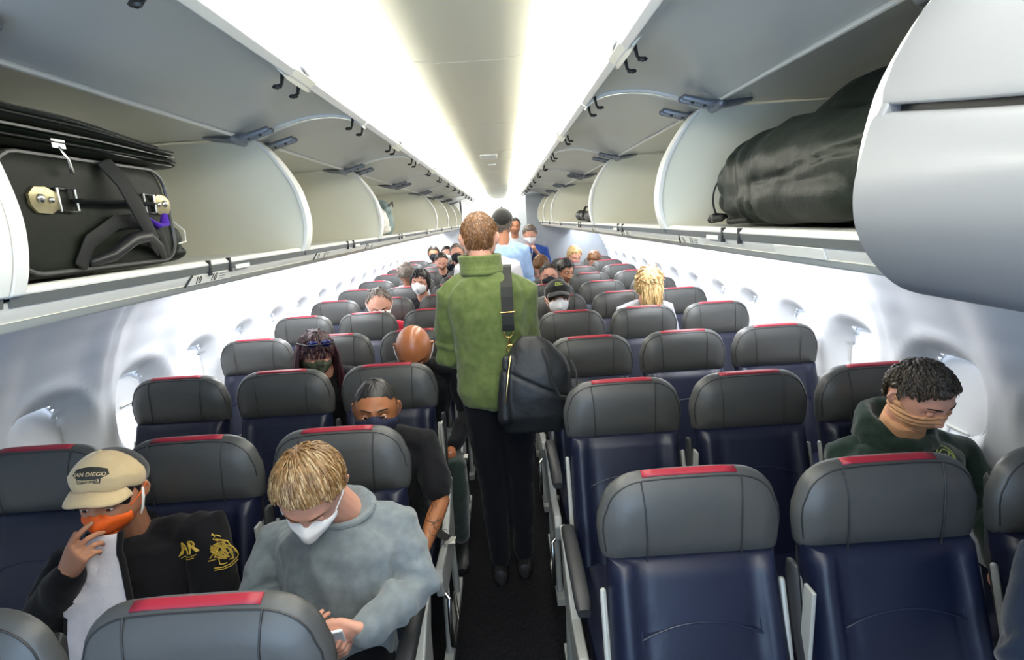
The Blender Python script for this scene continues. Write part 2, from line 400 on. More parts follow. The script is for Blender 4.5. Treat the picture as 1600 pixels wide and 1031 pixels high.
# ------------------------------------------------------------------ overhead bins
RIM = dens([(.800, 2.108), (.765, 2.085), (.712, 2.015), (.672, 1.94), (.655, 1.876), (.648, 1.82), (.651, 1.775), (.660, 1.735), (.672, 1.705)], 3)
DOOR = dens([(.800, 2.112), (.745, 2.135), (.69, 2.152), (.62, 2.170), (.56, 2.178), (.50, 2.178), (.45, 2.170), (.41, 2.152), (.392, 2.135)], 3)
def mir(prof, s): return [(s*x, z) for x, z in prof]
def make_bin(s, y0, y1, near_wall, far_wall, label, closed=False, latch=True, midhinge=False):
    L = y1-y0; root = empty('overhead_bin', (s*.67, y0, 1.70))
    off = V((s*.67, y0, 1.70))
    tag(root, label, 'luggage bin', 'overhead bins %s' % ('on the left' if s < 0 else 'on the right'))
    g = .006; a, b = y0+g, y1-g
    mb = MB(); mb.prism_y(mir([(.668, 1.702), (1.38, 1.702), (1.38, 1.712), (.71, 1.716), (.69, 1.722), (.672, 1.720), (.664, 1.712)], s), a, b)
    mb.build('shelf', 'white', root, offset=off)
    mb = MB(); mb.prism_y(mir([(.664, 1.709), (.668, 1.692), (.680, 1.692), (.682, 1.702)], s), a, b); mb.build('front_rail', 'darkrail', root, offset=off)
    mb = MB(); mb.strip(mir([(1.36, 1.71), (1.385, 1.85), (1.36, 2.02), (1.28, 2.11)], s), -s*.01, a, b); mb.build('back_panel', 'bin', root, offset=off)
    mb = MB(); mb.strip(mir([(1.30, 2.118), (1.1, 2.122), (.93, 2.122), (.80, 2.110)], s), -s*.012, a, b); mb.build('top_panel', 'door', root, offset=off)
    mb = MB(); mb.tube([(s*.797, a, 2.109), (s*.797, b, 2.109)], .0065, 8, round_=False); mb.build('hinge_seal', 'white', root, offset=off)
    walls = ([a] if near_wall else [])+([b-.016] if far_wall else [])
    for yy in walls:
        mb = MB(); mb.prism_y(mir([(1.37, 1.71), (1.37, 2.02), (1.28, 2.11)] + RIM, s), yy, yy+.016)
        sp = mb.build('side_panel', 'bin', root, offset=off)
        mb = MB(); pr = mir(RIM, s); out = []
        for i, p in enumerate(pr):
            q = pr[max(i-1, 0)]; r = pr[min(i+1, len(pr)-1)]; d = V((r[0]-q[0], r[1]-q[1])).normalized(); out.append((p[0]-s*abs(d.y)*.016, p[1]+(.004 if i else .004)))
        ye = yy-.006; mb.prism_y(pr+out[::-1], ye, ye+.026)
        t = mb.build('rim', 'white', sp, offset=off, bevel=.003)
    if closed:
        cl = [(.80, 2.11), (.745, 2.085), (.69, 2.03), (.655, 1.965), (.64, 1.915), (.628, 1.885), (.622, 1.85), (.612, 1.80), (.618, 1.75), (.640, 1.70), (.675, 1.655), (.73, 1.625), (.80, 1.613)]
        def part_(prof, idx, nm, m, k=1):      # sections along the bin; the parting line dips toward the near end
            mb = MB(); rings = []
            for y, dz in ((b+.004, 0), (.66, -.022), (.5, -.045), (a, -.06)):
                pr = dens([(x, z+(dz if i in idx else 0)) for i, (x, z) in enumerate(prof)], k)
                inn = [(x+.02, z) for x, z in pr]
                rings.append([V((s*x, y, z)) for x, z in pr+inn[::-1]])
            mb.loft(rings); return mb.build(nm, m, root, offset=off, bevel=.004)
        part_([(.80, 2.11), (.745, 2.085), (.69, 2.03), (.655, 1.965), (.642, 1.925), (.643, 1.906)], (4, 5), 'upper_fascia', 'binout')
        part_([(.652, 1.897), (.636, 1.892), (.628, 1.878), (.622, 1.85), (.612, 1.80), (.613, 1.76), (.622, 1.725), (.645, 1.685), (.685, 1.645), (.73, 1.625), (.80, 1.613)], (0, 1, 2, 3), 'door', 'binout', 5)
        part_([(.660, 1.92), (.662, 1.88)], (0, 1), 'door_gap', 'black')
        mb = MB(); mb.prism_y(mir(dens([(x+.006, z) for x, z in cl], 4)+[(.9, 1.613), (.9, 2.11)], s), b-.012, b+.005); mb.build('end_cap', 'binout', root, offset=off, bevel=.004)
        return root
    mb = MB(); mb.strip(mir(DOOR, s), s*-.022, a, b)
    dr = mb.build('door', 'door', root, offset=off, bevel=.003)
    for yy in (a, b-.014):
        mb = MB(); pr = mir(DOOR, s); mb.prism_y(pr+[(x, z-.007) for x, z in pr][::-1], yy, yy+.014); mb.build('edge_trim', 'white', dr, offset=off)
    # hinge arms
    hs = [a+.10, b-.10]+([.5*(a+b)-.05, .5*(a+b)+.05] if midhinge else [])
    for yy in hs:
        mb = MB()
        for q in (-.017, .017): mb.tube([(s*.80, yy+q, 2.098), (s*.765, yy+q, 2.104), (s*.69, yy+q, 2.124)], [.015, .011, .010], 8)
        mb.tube([(s*.80, yy-.034, 2.096), (s*.80, yy+.034, 2.096)], .017, 10)
        mb.tube([(s*.80, yy, 2.096), (s*.87, yy, 2.104), (s*.91, yy, 2.110)], [.020, .018, .010], 8, flat=.6)
        h = mb.build('hinge', 'hinge', root, offset=off)
        for q in (.755, .715):
            mb = MB(); mb.ell((s*q, yy-.017, 2.107 if q < .74 else 2.097), (.006, .006, .006), seg=8); mb.build('bolt', 'black', h, offset=off)
    # catches and latch along the free edge
    ym = .5*(y0+y1)
    for yy in (a+.06, ym-.05, ym+.05, b-.06):
        mb = MB(); mb.tube([(s*.412, yy, 2.152), (s*.418, yy, 2.125), (s*.432, yy+.005, 2.118)], [.008, .006, .007], 8, flat=.6); mb.ell((s*.43, yy, 2.119), (.013, .006, .006), seg=8)
        mb.build('catch', 'black', dr, offset=off)
    if latch:
        mb = MB(); mb.loft([[V((s*x, yy, z)) for x, z in pr] for yy, pr in (
            (ym-.09, [(.40, 2.135), (.385, 2.15), (.40, 2.168), (.43, 2.17)]), (ym-.06, [(.40, 2.13), (.372, 2.15), (.385, 2.188), (.43, 2.185)]),
            (ym+.06, [(.40, 2.13), (.372, 2.15), (.385, 2.188), (.43, 2.185)]), (ym+.09, [(.40, 2.135), (.385, 2.15), (.40, 2.168), (.43, 2.17)]))])
        lt = mb.build('latch', 'cream', dr, offset=off)
        mb = MB(); mb.ell((s*.374, ym, 2.165), (.006, .035, .014), seg=12); mb.build('paddle', 'hinge', lt, offset=off)
    # faint latch strikes on the lip
    for yy in (ym-.05, ym+.05):
        mb = MB(); mb.box((s*.662, yy-.004, 1.684), (s*.672, yy+.004, 1.722)); mb.build('strike', 'black', root, offset=off)
    mb = MB(); mb.box((s*.6655-.0012, ym+.08, 1.689), (s*.6655+.0012, ym+.16, 1.7005)); mb.build('sticker', 'placard', root, offset=off)
    return root
LB = [(-.42, .79, 1, 1), (.79, 2.0, 1, 1), (2.0, 3.21, 1, 1), (3.21, 4.55, 1, 0), (4.55, 5.89, 0, 1), (5.89, 7.1, 1, 1), (7.1, 8.3, 1, 1), (8.3, 9.5, 1, 1)]
RB = [(-.42, .80, 0, 0), (.80, 1.90, 1, 1), (1.90, 3.38, 1, 1), (3.38, 4.74, 1, 0), (4.74, 6.1, 0, 1), (6.1, 7.3, 1, 1), (7.3, 8.48, 1, 1)]
LBL = ['open left overhead bin nearest the camera, only its white rim edge showing', 'open left overhead bin holding the black leather suitcase', 'open left overhead bin, empty but for a scrap of black strap by the rim',
       'open left overhead bin with the white and green bags', 'empty open left overhead bin just beyond the one holding white and green bags', 'open left overhead bin with a tall dark bag, far down the cabin',
       'open left overhead bin, second from the last on its side', 'open left overhead bin, last and smallest on its side']
RBL = ['closed pale grey bulging overhead bin, upper right corner', 'open right overhead bin holding the big black nylon duffel', 'open empty right overhead bin with long cream interior beyond the duffel bin',
       'open right overhead bin with the small black backpack', 'empty open right overhead bin just beyond the one with the small backpack', 'open right overhead bin with a cool white interior far down the cabin', 'last open bin on the right, above the grey bulkhead']
for (a, b, n, f), l in zip(LB, LBL): make_bin(-1, a, b, n, f, l)
for i, ((a, b, n, f), l) in enumerate(zip(RB, RBL)): make_bin(1, a, b, n, f, l, closed=(i == 0))
# row placards on the fascia
def placard(s, y, num, label, big=True):
    root = empty('row_placard', (s*.69, y, 1.665)); tag(root, label, 'sign', 'row number placards')
    m = frame_mtx((0, 0, 0), (0, -s, 0), (-s*.30, 0, .27)) if False else None
    xdir = V((0, 1, 0)) if s < 0 else V((0, -1, 0)); ydir = V((-s*.010, 0, .022)); nrm = xdir.cross(ydir).normalized()
    o = V((s*.017, 0, -.012)) + nrm*.0
    base = frame_mtx(V((s*.677-s*.69, 0, 1.679-1.665))+nrm*.003, xdir, ydir)
    mb = MB(); mb.box((-.062, -.0125, -.0030), (.13, .0125, .0), m=base); mb.build('plate', 'placard', root, bevel=.001, smooth=False)
    mb = MB(); mb.tube([base @ V((-.078, -.013, 0)), base @ V((-.072, -.002, 0)), base @ V((-.060, .013, 0))], .0022, 6); mb.build('bracket_line', 'ink', root)
    text_obj(num, .026, 'ink', 'number', root, base @ M.Translation((-.028, -.001, .0004)))
    text_obj(num, .029, 'ink', 'number', root, base @ M.Translation((.04, 0, .0004)), shear=.3)
    mb = MB()
    for q in range(3): mb.box((.068, .006-q*.007, 0), (.105-.008*q, .008-q*.007, .0006), m=base)
    mb.build('seat_letters', 'hinge', root)
placard(-1, 1.33, '10', 'row placard reading 10 on the left valance below the suitcase')
placard(-1, 2.19, '11', 'row placard reading 11 on the left valance')
placard(-1, 2.99, '12', 'row placard reading 12 on the left valance')
placard(1, 1.70, '11', 'row placard reading 11 on the right valance below the duffel')
placard(1, 2.57, '12', 'row placard reading 12 on the right valance')
placard(1, 3.44, '13', 'row placard reading 13 on the right valance')
mb = MB(); m = frame_mtx((.676, 1.05, 1.680), (0, -1, 0), (-.010, 0, .022)); mb.box((-.09, -.012, 0), (.09, .012, .003), m=m)
o = mb.build('seat_placard', 'placard', bevel=.001, smooth=False, offset=V((.676, 1.05, 1.680))); o.location = (.676, 1.05, 1.680)
tag(o, 'pale blank placard on the right valance beside the closed bin', 'sign')
# ------------------------------------------------------------------ seats (local: headrest top at y=0, faces -Y, z from floor)
def hr_outline(ins=0):
    # counter-clockwise outline of the headrest in (x,z)
    w, z0, z1 = .233, .918, 1.150; rt, rb = .105, .03; pts = []
    def arc(cx, cz, rx, rz, a0, a1, n):
        for i in range(n+1):
            a = R(a0+(a1-a0)*i/n); pts.append((cx+rx*cos(a), cz+rz*sin(a)))
    arc(w-rb-.006, z0+rb, rb, rb, -90, 0, 3)
    pts.append((w, z0+.09)); pts.append((w-.003, z1-.105))
    arc(w-.012-rt, z1-.092, rt, .090, 8, 88, 7)
    for x in (.06, 0, -.06): pts.append((x, z1+.001))
    k = len(pts)
    arc(-(w-.012-rt), z1-.092, rt, .090, 92, 172, 7)
    pts.append((-(w-.003), z1-.105)); pts.append((-w, z0+.09))
    arc(-(w-rb-.006), z0+rb, rb, rb, 180, 270, 3)
    for x in (-.12, -.04, .04, .12): pts.append((x, z0))
    cz = (z0+z1)/2
    return [(x*(w-ins)/w, cz+(z-cz)*((z1-z0)/2-ins)/((z1-z0)/2)) for x, z in pts]
LEV = [(.035, .020), (.012, .014), (.0, .004), (.0, -.008), (.003, -.018), (.009, -.027), (.013, -.0295), (.035, -.044), (.068, -.052)]
HZ = -.011
def hr_ring(ins, y): return [V((x, y-(1.10-z)*.06, z+HZ)) for x, z in hr_outline(ins)]
def make_seat():
    root = empty('passenger_seat', (0, 0, 0))
    mb = MB(); mb.loft([hr_ring(i, y) for i, y in LEV]); hd = mb.build('headrest', 'leather', root, smooth=True); hd.data.set_sharp_from_angle(angle=R(80))
    # piping following the front outline, two vertical seams
    o = [p for p in hr_ring(.0122, -.0288)]; n = len(o)
    arcp = [o[i] for i in range(4, 28)]
    mb = MB(); mb.tube([p+V((0, -.0005, 0)) for p in arcp], .0022, 6); 
    for s in (-1, 1):
        mb.tube([(s*.124, -.0310, 1.126), (s*.122, -.0445, 1.100), (s*.119, -.0560, 1.06), (s*.117, -.0635, .98), (s*.117, -.063, .925)], .0019, 6)
    mb.build('piping', 'seam', hd)
    # red trim: band over the top between the two vertical seams
    mb = MB(); vs = []; K = 9; prof = [(0, -.004), (0, -.006), (0, -.009), (.003, -.018), (.0075, -.0245)]
    for j, (ins, y) in enumerate(prof):
        for i in range(K):
            x = lerp(-.118, .118, i/(K-1)); cz = 1.034; z = cz+(1.1505-cz)*(.116-ins)/.116
            zz = z+.0016-(.0022 if abs(x) > .1 else 0)
            vs.append(V((x, y-(1.10-z)*.06-(.0014 if j > 4 else 0), zz+HZ)))
    fs = [(j*K+i, j*K+i+1, (j+1)*K+i+1, (j+1)*K+i) for j in range(len(prof)-1) for i in range(K-1)]
    mb.add(vs, fs); st = mb.build('trim_band', 'red', hd)
    sd = st.modifiers.new('t', 'SOLIDIFY'); sd.thickness = .002; sd.offset = 0
    # backrest: slim leather dress cover with side bolsters
    def yb(z): return -.012-(.93-z)*.36      # front face line leans forward going down
    mb = MB(); rings = []
    for k in range(15):
        z = lerp(.925, .36, k/14); w = interp([(.36, .222), (.6, .222), (.8, .218), (.925, .214)], z); pr = []
        nf = 22
        for i in range(nf+1):
            x = lerp(w, -w, i/nf); e = abs(x)/w
            bol = .020*exp(-((abs(x)-.178)/.022)**2) - .010*exp(-((abs(x)-.146)/.008)**2)
            cush = .010*(1-(x/w)**2)
            tuck = -.010*exp(-((z-(.790-.035*(x/.15)**2))/.007)**2) if abs(x) < .15 else 0
            edge = -.030*sst(.90, 1.0, e)
            pr.append(V((x, yb(z)-.045-bol-cush-tuck-edge, z)))
        for x in (-w+.004, -w*.6, 0, w*.6, w-.004): pr.append(V((x, yb(z)+.018, z)))
        rings.append(pr)
    mb.loft(rings); bk = mb.build('backrest', 'navy', root); bk.data.set_sharp_from_angle(angle=R(75))
    mb = MB()
    for s in (-1, 1): mb.tube([(s*.147, yb(z)-.0465, z) for z in (.918, .85, .78, .7, .6, .5)], .0022, 6)
    mb.tube([(x, yb(.79-.035*(x/.15)**2)-.048-.008*(1-(x/.222)**2), .79-.035*(x/.15)**2) for x in [lerp(-.147, .147, i/12) for i in range(13)]], .0022, 6)
    mb.build('stitching', 'seamnavy', bk)
    mb = MB(); mb.prism_x([(.015, .90), (.038, 1.04), (.030, 1.06), (.012, 1.04), (-.004, .90), (-.19, .38), (-.165, .36), (.012, .86)], -.205, .205)
    mb.build('back_shell', 'armpad', root, bevel=.006, smooth=False)
    mb = MB(); rings = []
    for y, zt, zb, w in ((-.17, .455, .37, .205), (-.20, .485, .36, .218), (-.35, .480, .36, .225), (-.52, .495, .37, .225), (-.61, .485, .38, .222), (-.645, .455, .39, .21)):
        pr = []
        for i in range(13): x = lerp(w, -w, i/12); pr.append(V((x, y, zt-.03*sst(.8, 1, abs(x)/w)+.012*exp(-((abs(x)-.17)/.03)**2))))
        for x in (-w, -w/2, 0, w/2, w): pr.append(V((x, y, zb)))
        rings.append(pr)
    mb.loft(rings); mb.build('cushion', 'navy', root)
    mb = MB(); mb.tube([(-.232, -.25, .33), (.232, -.25, .33)], .022, 12); mb.tube([(-.232, -.52, .335), (.232, -.52, .335)], .018, 12); mb.build('crossbar', 'frame', root)
    for x in (-.228, .228):
        mb = MB(); mb.tube([(x, -.075, .80), (x, -.05, .84), (x, -.12, .62), (x, -.20, .40)][1:], [.008, .009, .010], 8, flat=1)
        mb.build('side_rail', 'frame', root)
    return root
def add_arm(root, x, raised=False):
    if raised:
        mb = MB(); mb.tube([(x, -.13, .66), (x, -.085, .76), (x, -.06, .86), (x, -.055, .89)], [.011, .012, .012, .010], 10, flat=2.4, up=(0, 1, 0)); a = mb.build('armrest', 'armpad', root)
        mb = MB(); mb.box((x-.005, -.155, .60), (x+.005, -.115, .88)); mb.xf(M.Translation((0, 0, 0))); mb.build('armrest_spine', 'frame', a, bevel=.003)
    else:
        mb = MB(); rings = []
        for y, z, h, w_ in ((-.16, .600, .016, .020), (-.19, .618, .024, .025), (-.30, .628, .024, .026), (-.48, .622, .024, .026), (-.57, .612, .022, .025), (-.60, .602, .014, .020)):
            rings.append([V((x+w_*abs(cos(a))**.6*math.copysign(1, cos(a)), y, z+h*abs(sin(a))**.6*math.copysign(1, sin(a)))) for a in [2*pi*i/16 for i in range(16)]])
        mb.loft(rings); a = mb.build('armrest', 'armpad', root)
        mb = MB(); mb.ell((x+.0, -.485, .626), (.028, .006, .006), seg=8); mb.build('armrest_button', 'steel', a)
def add_aisle_side(root, s):
    x = s*.262
    mb = MB(); mb.prism_x([(-.12, .60), (-.18, .50), (-.20, .36), (-.30, .30), (-.56, .31), (-.64, .36), (-.655, .43), (-.63, .47), (-.45, .455), (-.30, .52), (-.22, .585)], x-.016, x+.016)
    f = mb.build('side_panel', 'frame', root, bevel=.007, smooth=False)
    mb = MB(); mb.tube([(x, -.25, .31), (x, -.20, .04)], .016, 10); mb.tube([(x, -.50, .32), (x, -.56, .04)], .014, 10); mb.box((x-.018, -.62, 0), (x+.018, -.10, .035)); mb.build('leg', 'frame', root)
    mb = MB(); xx = x+s*.03
    mb.tube([(x, -.60, .36), (xx, -.63, .34), (xx, -.655, .25), (xx, -.645, .14), (xx, -.60, .095), (xx, -.45, .09), (x, -.30, .10)], .009, 10); mb.build('baggage_bar', 'steel', root)
def add_belt(root, s, y=-.42):
    x = s*.27
    mb = MB(); mb.tube([(x-s*.08, y+.05, .50), (x-s*.02, y, .485), (x+s*.02, y-.02, .47)], [.022]*3, 8, flat=.12, up=(0, 0, 1)); b = mb.build('seat_belt', 'web', root)
    mb = MB(); mb.box((x+s*.015-.02, y-.05, .455), (x+s*.015+.028, y+.0, .475)); mb.build('buckle', 'steel', b, bevel=.003)
base = make_seat()
variants = {}
def variant(kind):
    if kind in variants: return variants[kind]
    r = copy_tree(base)
    if kind == 'aisleR': add_arm(r, -.252); add_aisle_side(r, -1)
    if kind == 'aisleL': add_arm(r, .252); add_aisle_side(r, 1)
    if kind == 'aisleLbelt': add_arm(r, .252, True); add_aisle_side(r, 1); add_belt(r, 1)
    if kind == 'aisleRraised': add_arm(r, -.252); add_aisle_side(r, -1)
    if kind == 'mid': add_arm(r, -.25, True)
    if kind == 'win': add_arm(r, .25)
    if kind == 'midL': add_arm(r, .25, True)
    if kind == 'winL': add_arm(r, -.25)
    variants[kind] = r; return r
LY = [.844, 1.657, 2.419, 3.217, 4.004, 4.79, 5.58, 6.37, 7.16, 7.95, 8.74, 9.53]
RY = [1.209, 1.96, 2.736, 3.535, 4.298, 5.07, 5.84, 6.60, 7.37, 8.14]
ORD = ['nearest', 'second', 'third', 'fourth', 'fifth', 'sixth', 'seventh', 'eighth', 'ninth', 'tenth', 'eleventh', 'twelfth']
EXTRA = {('L', 0, 0): 'cut by the bottom frame edge', ('L', 0, 1): 'cut by the lower left corner', ('L', 1, 0): 'behind the grey sweatshirt man',
         ('L', 1, 1): 'behind the man in the tan cap', ('L', 1, 2): 'at the left frame edge', ('L', 2, 0): 'behind the man with the navy mask', ('L', 3, 0): 'behind the bald man', ('L', 3, 1): 'behind woman with sunglasses',
         ('R', 0, 0): 'empty and fully in view', ('R', 0, 1): 'empty, largest in view', ('R', 0, 2): 'cut by the right frame edge', ('R', 1, 2): 'behind the green hoodie man', ('R', 3, 0): 'right of the black shoulder bag'}
first = True
KEEP = set()
for side, rows in (('L', LY), ('R', RY)):
    for i, Y in enumerate(rows):
        for k in range(3):
            if side == 'L' and i == 0 and k == 2: continue
            if side == 'R' and i == 9 and k == 0: continue
            if side == 'L': kind = ('aisleLbelt' if i in (2, 3) else 'aisleL', 'midL', 'winL')[k]
            else: kind = ('aisleR', 'mid', 'win')[k]
            v = variant(kind); o = copy_tree(v) if kind in KEEP else v; KEEP.add(kind)
            s = -1 if side == 'L' else 1
            o.location = (s*(.509+.5*k), Y, -.008 if (side == 'L' and i == 1) else 0)
            ex = EXTRA.get((side, i, k))
            lb = '%s seat with grey headrest over navy back, %s row %s of the aisle' % (('aisle', 'middle', 'window')[k], ORD[i], 'left' if s < 0 else 'right')
            if ex: lb = '%s seat, %s row %s of aisle, %s' % (('aisle', 'middle', 'window')[k], ORD[i], 'left' if s < 0 else 'right', ex)
            o.name = 'passenger_seat'
            tag(o, lb, 'seat', 'grey and navy passenger seats')
for o in [base]+list(base.children_recursive): bpy.data.objects.remove(o)
# ------------------------------------------------------------------ luggage
def nz3(p, s): return noise.noise(V(p)*s)
def fold_fn(amp, sc, stretch=(1, 1, 1)):
    def f(p, n):
        q = V((p.x*stretch[0], p.y*stretch[1], p.z*stretch[2]))*sc
        a = noise.noise(q+V((3.1, 0, 0))); b = noise.noise(q*2.3+V((0, 7.7, 0)))
        return amp*(1-2.2*abs(a))*.7+amp*.35*b
    return f
# black leather suitcase in the left bin (face towards the aisle at x = XF)
XF = -.735
root = empty('suitcase', (-.95, 1.1, 1.722)); tag(root, 'black leather suitcase lying in the open left overhead bin, brass latches and handle facing out', 'suitcase')
off = V((-.95, 1.1, 1.722))
def rr(y0, y1, z0, z1, r, n=5):
    pts = []
    for cy, cz, a0 in ((y1-r, z0+r, -90), (y1-r, z1-r, 0), (y0+r, z1-r, 90), (y0+r, z0+r, 180)):
        for i in range(n+1): a = R(a0+90*i/n); pts.append((cy+r*cos(a), cz+r*sin(a)))
    return pts
mb = MB(); rings = []
for x, ins in ((-1.22, .02), (-1.20, 0), (XF-.02, 0), (XF-.006, .006), (XF, .016), (XF+.003, .04)):
    rings.append([V((x, y+.012*sin(z*9), z)) for y, z in rr(.875+ins, 1.35-ins, 1.723+ins*.8, 1.950-ins*.8, .055-ins*.4)])
mb.loft(rings); mb.build('case_body', 'suit', root, offset=off)
mb = MB(); pts = [V((XF+.001, y, z)) for y, z in rr(.895, 1.335, 1.733, 1.942, .05)]; mb.tube(pts+[pts[0]], .0042, 6, round_=False); mb.build('face_piping', 'zip', root, offset=off)
# stacked zip compartments on top, drooping toward the far end
for k, (z0, h, y1, dx) in enumerate(((1.947, .022, 1.37, .008), (1.966, .024, 1.378, .002), (1.987, .020, 1.365, .010), (2.004, .020, 1.33, -.004))):
    mb = MB(); rings = []
    for i in range(13):
        y = lerp(.87, y1, i/12); dr = -.012*sst(1.05, 1.35, y)*k*.55 - .001*k; zz = z0+dr; r = h/2*(1-.35*sst(.9, 1, i/12))
        rings.append([V((lerp(-1.2, XF+dx+.008, u), y, zz+h/2+v*r)) for u, v in ((0, -1), (.5, -1), (.94, -1), (.985, -.6), (1, 0), (.985, .6), (.94, 1), (.5, 1), (0, 1))])
    mb.loft(rings); zc = mb.build('zip_compartment', 'suit' if k % 2 == 0 else 'nylon', root, offset=off)
    mb = MB(); mb.tube([r_[4]+V((.001, 0, h*.32)) for r_ in rings], .0022, 6); mb.build('welt', 'zip' if k == 1 else 'web', zc, offset=off)
mb = MB()
for z, ys in ((1.983, (.88, 1.08)), (1.966, (.88, 1.36))):
    mb.tube([(XF+.012, lerp(ys[0], ys[1], i/8), z-.010*sst(1.05, 1.35, lerp(ys[0], ys[1], i/8))) for i in range(9)], .0024, 6)
mb.build('zip_teeth', 'zip', root, offset=off)
mb = MB(); mb.box((XF+.008, 1.005, 1.955), (XF+.018, 1.035, 1.97)); mb.tube([(XF+.018, 1.02, 1.957), (XF+.026, 1.025, 1.935), (XF+.02, 1.035, 1.913)], [.003, .0035, .006], 8, flat=.5)
mb.build('zip_pull', 'steel', root, offset=off, smooth=True)
for sgn, yc in ((1, .972), (-1, 1.302)):
    mb = MB(); N = [(-.030, -.012), (-.018, -.030), (.012, -.032), (.030, -.020), (.030, .018), (.010, .030), (-.016, .028), (-.030, .012)]
    mb.loft([[V((XF+.004, yc+sgn*a, 1.862+b*.8)) for a, b in N], [V((XF+.008, yc+sgn*a*.96, 1.862+b*.77)) for a, b in N], [V((XF+.009, yc+sgn*a*.8, 1.862+b*.62)) for a, b in N]])
    l = mb.build('latch_plate', 'ribbon', root, offset=off)
    mb = MB(); mb.ell((XF+.010, yc-sgn*.008, 1.864), (.005, .0085, .0085), seg=12); mb.ell((XF+.010, yc+sgn*.014, 1.862), (.004, .006, .006), seg=12); mb.build('rivet', 'steel', l, offset=off)
    mb = MB(); a = yc+sgn*.030; b = yc+sgn*.068
    mb.tube([(XF+.009, a, 1.884), (XF+.011, b, 1.884), (XF+.011, b, 1.842), (XF+.009, a, 1.842), (XF+.009, a, 1.884)], .0042, 8, flat=.7); mb.build('buckle_frame', 'steel', root, offset=off)
mb = MB(); mb.tube([(XF+.012, 1.04, 1.862), (XF+.018, 1.10, 1.862), (XF+.018, 1.2, 1.862), (XF+.012, 1.25, 1.862)], .016, 8, flat=.3); mb.build('handle_base', 'web', root, offset=off)
mb = MB(); mb.tube([(XF+.012, 1.135, 1.942), (XF+.032, 1.150, 1.90), (XF+.040, 1.17, 1.84), (XF+.030, 1.215, 1.775), (XF+.012, 1.25, 1.757)], [.022, .022, .022, .020, .016], 10, flat=.22, up=(1, 0, 0)); mb.build('strap', 'web', root, offset=off)
mb = MB(); mb.tube([(XF+.008, 1.02, 1.74), (XF+.012, 1.05, 1.785), (XF+.014, 1.13, 1.822), (XF+.012, 1.22, 1.825), (XF+.010, 1.275, 1.79), (XF+.008, 1.285, 1.745)], .015, 10, flat=.3, up=(1, 0, 0)); mb.build('lower_strap', 'web', root, offset=off)
mb = MB(); mb.tube([(XF+.010, 1.05, 1.745), (XF+.026, 1.085, 1.755), (XF+.034, 1.14, 1.785), (XF+.03, 1.19, 1.790), (XF+.02, 1.24, 1.765), (XF+.010, 1.265, 1.742)], [.009, .012, .014, .014, .011, .008], 10); mb.build('carry_handle', 'black', root, offset=off)
mb = MB(); mb.tube([(XF+.016, 1.228, 1.828), (XF+.022, 1.25, 1.812), (XF+.022, 1.275, 1.815), (XF+.016, 1.29, 1.838)], [.008, .012, .011, .007], 8, flat=.5); mb.build('ribbon_tag', 'violet', root, offset=off)
# small black pouch peeking out behind the suitcase
mb = MB(); mb.ell((-.86, 1.40, 1.782), (.10, .055, .058)); mb.ell((-.85, 1.415, 1.745), (.09, .045, .024))
o = remesh(mb, 'pouch', 'nylon', .006, 3, offset=V((-.86, 1.40, 1.722)), folds=fold_fn(.004, 18)); o.location = (-.86, 1.40, 1.722)
tag(o, 'small black pouch wedged behind the far end of the black suitcase', 'bag')
m2 = MB(); m2.tube([(-.80, 1.443, 1.83), (-.775, 1.452, 1.80), (-.77, 1.44, 1.772), (-.765, 1.40, 1.768)], .0022, 6); m2.build('edge_cord', 'white', o, offset=V((-.86, 1.40, 1.722)))
# big duffel in the right bin
root = empty('duffel_bag', (.98, 1.35, 1.722)); off = V((.98, 1.35, 1.722)); tag(root, 'big bulging black nylon duffel bag filling the right overhead bin beside the closed one', 'duffel bag')
mb = MB()
mb.tube([(1.03, .92, 1.87), (1.03, 1.15, 1.90), (1.02, 1.36, 1.90), (.98, 1.54, 1.87)], [.125, .165, .165, .115], 20, flat=1.0)
mb.tube([(.87, 1.02, 1.85), (.87, 1.35, 1.86), (.87, 1.61, 1.845)], [.11, .130, .120], 20, flat=.98)
mb.tube([(.80, 1.08, 1.79), (.80, 1.40, 1.785), (.82, 1.60, 1.79)], [.052, .062, .062], 16)
mb.ell((.87, 1.69, 1.80), (.085, .10, .075)); mb.box((.84, 1.0, 1.724), (1.12, 1.6, 1.80))
o = remesh(mb, 'bag_body', 'nylon', .009, 4, root, off, None)
def dfold(p, n):
    a = fold_fn(.011, 7, (1, .7, 1))(p, n); b = .005*sin(p.y*55+6*noise.noise(p*6))*sst(1.30, 1.6, p.y)
    d = abs(p.y-(1.42+.25*(p.z-1.82))); seam = -.010*exp(-(d/.008)**2)
    d2 = abs(p.z-(1.855+.02*sin(p.y*8))); seam2 = -.007*exp(-(d2/.005)**2)*(1 if p.y < 1.42 else .0)
    return a+b+seam+seam2
nv = [v.normal.copy() for v in o.data.vertices]
for v, n in zip(o.data.vertices, nv):
    v.co += n*dfold(v.co+off, n)
    if v.co.z < .002: v.co.z = .002
mb = MB(); mb.tube([(.745, 1.60, 1.742), (.735, 1.655, 1.738), (.76, 1.69, 1.748), (.80, 1.70, 1.745)], [.010, .012, .010, .008], 8); mb.tube([(.75, 1.56, 1.736), (.725, 1.50, 1.733), (.745, 1.44, 1.736)], .008, 8); mb.build('carry_strap', 'web', root, offset=off)
mb = MB(); mb.box((.728, 1.63, 1.733), (.738, 1.66, 1.752)); mb.build('strap_buckle', 'zip', root, offset=off, bevel=.002)
mb = MB(); pts = [(.80-.055*cos(a)-.0, 1.69-.02*cos(a), 1.80+.07*sin(a)) for a in [R(-60+12*i) for i in range(12)]]; mb.tube(pts, .003, 6); mb.build('zip_line', 'web', root, offset=off)
